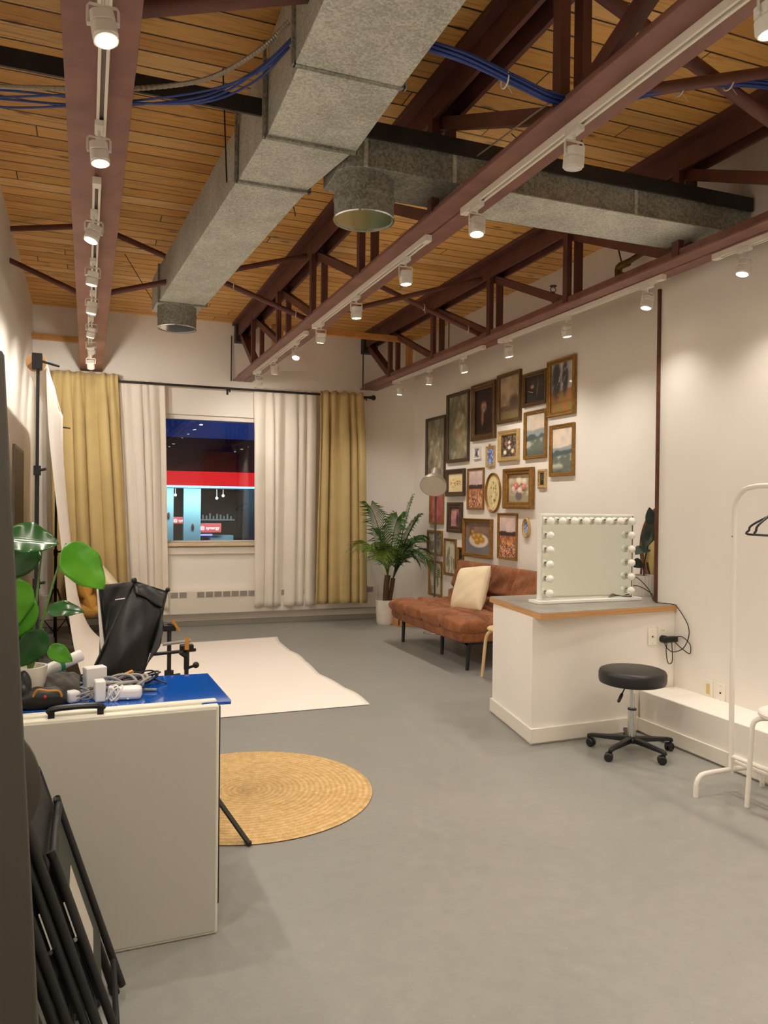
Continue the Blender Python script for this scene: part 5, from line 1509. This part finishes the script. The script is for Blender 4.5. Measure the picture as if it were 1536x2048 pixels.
MB().sphere((A1[0], A1[1], A1[2] + 0.006), 0.014, 8).sphere((A2[0] + 0.003, A2[1], A2[2] + 0.012), 0.012, 8).build('rod_tip', 'black', sb)
MB().cyl((0.13, 3.97, 1.03), (0.19, 3.94, 1.04), 0.003, 6).sphere((0.185, 3.93, 1.035), 0.009, 6).sphere((0.265, 3.93, 1.035), 0.008, 6).build('strap', 'white', sb)
MB().cyl((0.16, 3.9, 0.80), (0.16, 3.9, 0.0), 0.014, 10).build('support_pole', 'blackmat', sb)
MB().beam((0.16, 3.9, 0.02), (0.38, 4.05, 0.01), 0.02, 0.01).beam((0.16, 3.9, 0.02), (-0.04, 4.0, 0.01), 0.02, 0.01).beam((0.16, 3.9, 0.02), (0.2, 3.62, 0.01), 0.02, 0.01).build('foot', 'blackmat', sb)

# dark equipment bag behind the plant
tag(MB().puff(T(-0.15, 4.7, 0.30) @ RY(math.radians(75)), 0.30, 0.24, 0.11, p=4, wob=0.1, seed=3).build('equipment_bag', 'softblk', at=(-0.15, 4.7, 0)), 'black equipment bag on the floor beside the paper sweep', 'bag')

# potted large leaf plant on the table
pf = thing('potted_plant', 'leafy green plant in small white pot on the left end of the blue table', 'plant', (-0.19, 2.95, 0.802))
MB().lathe([(0.001, 0.803), (0.045, 0.803), (0.05, 0.82), (0.058, 0.925), (0.05, 0.925), (0.046, 0.90), (0.001, 0.90)], 30, T(-0.185, 2.97, 0)).build('pot', 'potw', pf)
def pleaf(base, tip, L, W, dirv, nrm, m, curl=0.15, fold=0.2):
    b = Vector(base); t = Vector(tip)
    mid = (b + t) / 2 + Vector((0, 0, 0.05))
    pts = [(1 - s_) ** 2 * b + 2 * s_ * (1 - s_) * mid + s_ * s_ * t for s_ in [i / 10 for i in range(11)]]
    lf = leaf_mesh(tip, dirv, nrm, L, W, curl, fold, 0.4).build('leaf', m, pf, solid=0.001, sharp=80)
    MB().tube(pts, [0.006 - 0.0035 * i / 10 for i in range(11)], 8).build('stalk', 'stem', lf)
bse = (-0.185, 2.97, 0.90)
pleaf(bse, (-0.07, 2.96, 1.355), 0.21, 0.17, (0.62, -0.1, -0.75), (0.5, -0.75, 0.42), 'leaf', 0.05, -0.1)
pleaf(bse, (-0.265, 2.92, 1.375), 0.175, 0.13, (0.95, 0.1, -0.12), (0.1, -0.75, 0.6), 'leafd', -0.02, 0.35)
pleaf(bse, (-0.15, 3.0, 1.33), 0.22, 0.14, (-0.9, 0.0, -0.3), (0.1, -0.9, 0.3), 'leafd', 0.2)
pleaf(bse, (-0.13, 2.93, 1.12), 0.12, 0.08, (0.9, -0.3, 0.18), (0, -0.6, 0.8), 'leafd', 0.3)
pleaf(bse, (-0.17, 2.92, 1.17), 0.22, 0.13, (-0.65, 0, -0.75), (0.3, -0.9, 0.2), 'leaf', 0.1)
pleaf(bse, (-0.215, 2.9, 1.24), 0.17, 0.11, (-0.1, -0.1, -1), (0.4, -0.9, 0.1), 'leaf', 0.1)
pleaf(bse, (-0.14, 2.92, 1.06), 0.15, 0.10, (-0.5, -0.1, -0.85), (0.3, -0.9, 0.1), 'leafd', 0.1)
pleaf(bse, (-0.13, 2.97, 0.985), 0.10, 0.07, (0.8, -0.1, -0.45), (0, -0.7, 0.6), 'leaf', 0.1)
pleaf(bse, (-0.21, 2.95, 1.03), 0.12, 0.09, (-0.9, -0.2, -0.2), (0, -0.8, 0.6), 'leafd', 0.1)

# clutter on the blue table
def coil(name, c, r, turns, m, label, rt=0.0045, squash=0.7, h=0.02, seed=0, group=None, cat='cable', tilt=0.0, zmin=0.803):
    rg = random.Random(seed)
    pts = []
    N_ = turns * 12
    for i in range(N_ + 1):
        a = 2 * PI * i / 12
        k = 1 + 0.25 * math.sin(i * 0.37 + seed) + rg.uniform(-0.05, 0.05)
        x, y = r * k * math.cos(a), r * squash * k * math.sin(a)
        z = h * (0.5 + 0.5 * math.sin(i * 0.9 + seed)) + tilt * (x + r)
        pts.append((c[0] + x, c[1] + y, max(zmin + rt, c[2] + z)))
    pts.append((pts[-1][0] + r * 0.8, pts[-1][1] - 0.02, zmin + rt))
    return tag(MB().tube(smooth_pts(pts, 3), rt, 6).build(name, m, at=c), label, cat, group)
def ztop(): return 0.803
coil('cable_coil', (0.115, 2.99, 0.81), 0.085, 5, 'grey', 'large coil of light grey cable on the blue tabletop', 0.0055, 0.75, 0.045, 1, 'cable coils on the blue table')
coil('cable_coil', (0.18, 3.10, 0.812), 0.07, 5, 'black', 'coil of black cable at the back of the blue tabletop', 0.0035, 0.6, 0.035, 2, 'cable coils on the blue table')
coil('cable_coil', (-0.02, 2.93, 0.808), 0.055, 4, 'grey', 'small pale cable coil left of the white adapters', 0.003, 0.7, 0.03, 4, 'cable coils on the blue table')
coil('cable_coil', (-0.02, 3.10, 0.81), 0.06, 4, 'black', 'black cable coil beside the rolled white tube', 0.0035, 0.6, 0.04, 6, 'cable coils on the blue table')
def rbox(name, c, s_, rz, m, label, cat, bev=0.008, group=None, rx=0):
    t = MB().box(-s_[0] / 2, s_[0] / 2, -s_[1] / 2, s_[1] / 2, 0, s_[2])
    o = t.build(name, m, bevel=bev, seg=3)
    o.location = c; o.rotation_euler = (rx, 0, rz)
    return tag(o, label, cat, group)
rbox('power_adapter', (0.145, 2.885, 0.803), (0.085, 0.055, 0.045), -0.15, 'white', 'rounded white power adapter at the front of the blue tabletop', 'adapter', 0.014, 'white adapters on the blue table')
rbox('power_adapter', (0.045, 2.885, 0.803), (0.036, 0.05, 0.075), 0.1, 'white', 'upright white power adapter beside the small coil', 'adapter', 0.006, 'white adapters on the blue table')
rbox('power_adapter', (-0.045, 2.90, 0.803), (0.045, 0.045, 0.04), 0.5, 'white', 'small white power adapter nearest the black pouch', 'adapter', 0.01, 'white adapters on the blue table')
rbox('paper_box', (0.03, 3.05, 0.803), (0.075, 0.05, 0.09), 0.3, 'white', 'small white box standing behind the adapters', 'box', 0.004)
coil('cable_coil', (0.095, 2.88, 0.806), 0.022, 4, 'white', 'tight white cord bundle between the two larger adapters', 0.0035, 0.8, 0.045, 9, 'cable coils on the blue table')
tb = thing('paper_tube', 'rolled white tube with a green band lying across the table', 'tube', (-0.1, 3.08, 0.86))
MB().cyl((-0.165, 3.02, 0.880), (-0.02, 3.12, 0.925), 0.022, 20).build('tube', 'white', tb)
MB().cyl((-0.096, 3.068, 0.901), (-0.084, 3.076, 0.905), 0.0235, 20).build('band', 'greenp', tb)
tag(MB().tube(smooth_pts([(-0.09, 3.04, 0.885), (-0.085, 3.03, 0.86), (-0.083, 3.02, 0.84), (-0.08, 3.0, 0.82)], 4), 0.004, 6).build('green_tie', 'greenp', at=(-0.09, 3.04, 0.88)), 'loose green tie hanging off the rolled tube', 'tie')
cb3 = thing('camera_pouch', 'black camera pouch with yellow trim beside the plant pot', 'pouch', (-0.14, 2.87, 0.803))
MB().puff(T(-0.135, 2.86, 0.835), 0.075, 0.05, 0.032, p=4, wob=0.08, seed=2).build('body', 'softblk', cb3)
MB().tube(smooth_pts([(-0.165, 2.815, 0.85), (-0.15, 2.805, 0.875), (-0.12, 2.805, 0.87), (-0.085, 2.81, 0.865), (-0.075, 2.815, 0.84)], 5), 0.004, 6).build('piping', 'orange', cb3)
MB().sphere((-0.128, 2.812, 0.848), 0.006, 6).build('tab', 'redp', cb3)
tag(MB().puff(T(-0.235, 2.90, 0.86) @ RX(0.5), 0.06, 0.06, 0.05, p=3, wob=0.15, seed=4).build('lens_pouch', 'softblk', at=(-0.235, 2.9, 0.81)), 'rounded black pouch at the left end of the table, before the pot', 'pouch')
tag(MB().puff(T(-0.08, 2.97, 0.85) @ RX(0.3), 0.06, 0.05, 0.038, p=3, wob=0.1, seed=6).build('lens_pouch', 'charcoal', at=(-0.08, 2.97, 0.81)), 'dark grey pouch under the rolled white tube', 'pouch')
tag(MB().beam((0.13, 3.12, 0.835), (0.17, 3.13, 0.85), 0.02, 0.012).build('clamp_jaw', 'orange', at=(0.13, 3.12, 0.83), bevel=0.003), 'small orange clamp jaw behind the grey coil', 'clamp')

# ------------------------------------------------------------------ folding chairs leaning on the left
def folding_chair(off, y0, label, shift=0.0, paper_=False):
    """folded chair: width along Y, leaning back to -X; local frame: u along Y, w up the chair"""
    t = thing('folding_chair', label, 'chair', (0.09 - off, y0 - 0.2, 0), 'folded black chairs leaning at the left')
    base = Vector((0.09 - off, y0, 0.0)); lean_ = math.radians(17.5)
    def W(u, w_, n=0.0):
        return base + Vector((-math.sin(lean_) * w_ + math.cos(lean_) * n, -u, math.cos(lean_) * w_ + math.sin(lean_) * n))
    Wd = 0.42; Hh = 0.76
    mb = MB()
    mb.tube(smooth_pts([W(0, 0.01), W(0, 0.35), W(0, Hh - 0.05), W(0.03, Hh - 0.01), W(0.08, Hh), W(Wd - 0.08, Hh), W(Wd - 0.03, Hh - 0.01), W(Wd, Hh - 0.05), W(Wd, 0.35), W(Wd, 0.01)], 4), 0.0125, 10)
    mb.build('back_frame', 'blackmat', t)
    mb = MB().tube(smooth_pts([W(0.03, 0.03, 0.03), W(0.03, 0.6, 0.028), W(0.05, 0.63, 0.028), W(Wd - 0.05, 0.63, 0.028), W(Wd - 0.03, 0.6, 0.028), W(Wd - 0.03, 0.03, 0.03)], 4), 0.011, 10)
    mb.tube([W(0.03, 0.12, 0.03), W(Wd - 0.03, 0.12, 0.03)], 0.008, 8)
    mb.build('leg_frame', 'blackmat', t)
    def slab(u0, u1, w0, w1, n0, n1, nm, m, par=t):
        vs = [W(u0, w0, n0), W(u1, w0, n0), W(u1, w1, n0), W(u0, w1, n0), W(u0, w0, n1), W(u1, w0, n1), W(u1, w1, n1), W(u0, w1, n1)]
        return MB().add(vs, [(3, 2, 1, 0), (4, 5, 6, 7), (0, 1, 5, 4), (1, 2, 6, 5), (2, 3, 7, 6), (3, 0, 4, 7)]).build(nm, m, par, bevel=0.005)
    st_ = slab(0.05, Wd - 0.05, 0.22, 0.60, 0.008, 0.024, 'seat', mat('dark_green_grey_vinyl', (44, 48, 42), 0.5))
    slab(0.02, Wd - 0.02, 0.60, 0.74, -0.006, 0.010, 'back_panel', 'blackmat')
    if paper_:
        slab(0.16, 0.29, 0.30, 0.50, 0.0245, 0.0255, 'paper_label', 'linen', st_)
    for u in (0, Wd):
        MB().cyl(W(u, -0.002), W(u, 0.03), 0.015, 10).build('rubber_foot', 'black', t)
    for u in (0.015, Wd - 0.015):
        mb = MB().tube([W(u, 0.42, 0.018), W(u, 0.52, 0.018)], 0.004, 6); mb.cyl(W(u - 0.008, 0.42, 0.016), W(u + 0.008, 0.42, 0.016), 0.006, 8)
        mb.build('pivot_link', 'chrome', t)
    return t
folding_chair(0.0, 2.48, 'folded black chair leaning nearest the white folded table, paper label on its seat', paper_=True)
folding_chair(0.055, 2.44, 'folded black chair second from the white folded table')
folding_chair(0.11, 2.40, 'folded black chair third from the white folded table')
folding_chair(0.165, 2.36, 'folded black chair deepest in the stack at the left edge')

# dark board at the left edge and round reflector pouch
bd = MB()
def bp_(x, z): return (x, z)
vs = [(-0.60, 1.30, 0.0), (-0.030, 1.30, 0.0), (-0.122, 1.30, 1.73), (-0.60, 1.30, 1.73)]
vs += [(x, 1.33, z) for x, _, z in vs]
bd.add(vs, [(0, 1, 2, 3), (7, 6, 5, 4), (0, 4, 5, 1), (1, 5, 6, 2), (2, 6, 7, 3), (3, 7, 4, 0)])
tag(bd.build('background_board', 'board', at=(-0.3, 1.3, 0), bevel=0.003), 'large charcoal board standing at the left edge, close to the camera', 'board')
mb = MB().puff(T(-0.22, 1.62, 0.94) @ RX(PI / 2), 0.14, 0.17, 0.02, p=2.0, n=30)
mb = MB().lathe([(0.001, -0.02), (0.13, -0.018), (0.148, -0.006), (0.148, 0.006), (0.13, 0.018), (0.001, 0.02)], 48, T(-0.228, 1.62, 0.955) @ RX(PI / 2))
rf = thing('reflector_pouch', 'round charcoal reflector pouch hung behind the dark board', 'pouch', (-0.228, 1.62, 0.955))
mb.build('disc', 'charcoal', rf)
MB().tube(smooth_pts([(-0.26, 1.62, 1.09), (-0.40, 1.62, 1.25), (-0.595, 1.62, 1.40)], 5), 0.006, 8).build('strap', 'charcoal', rf)
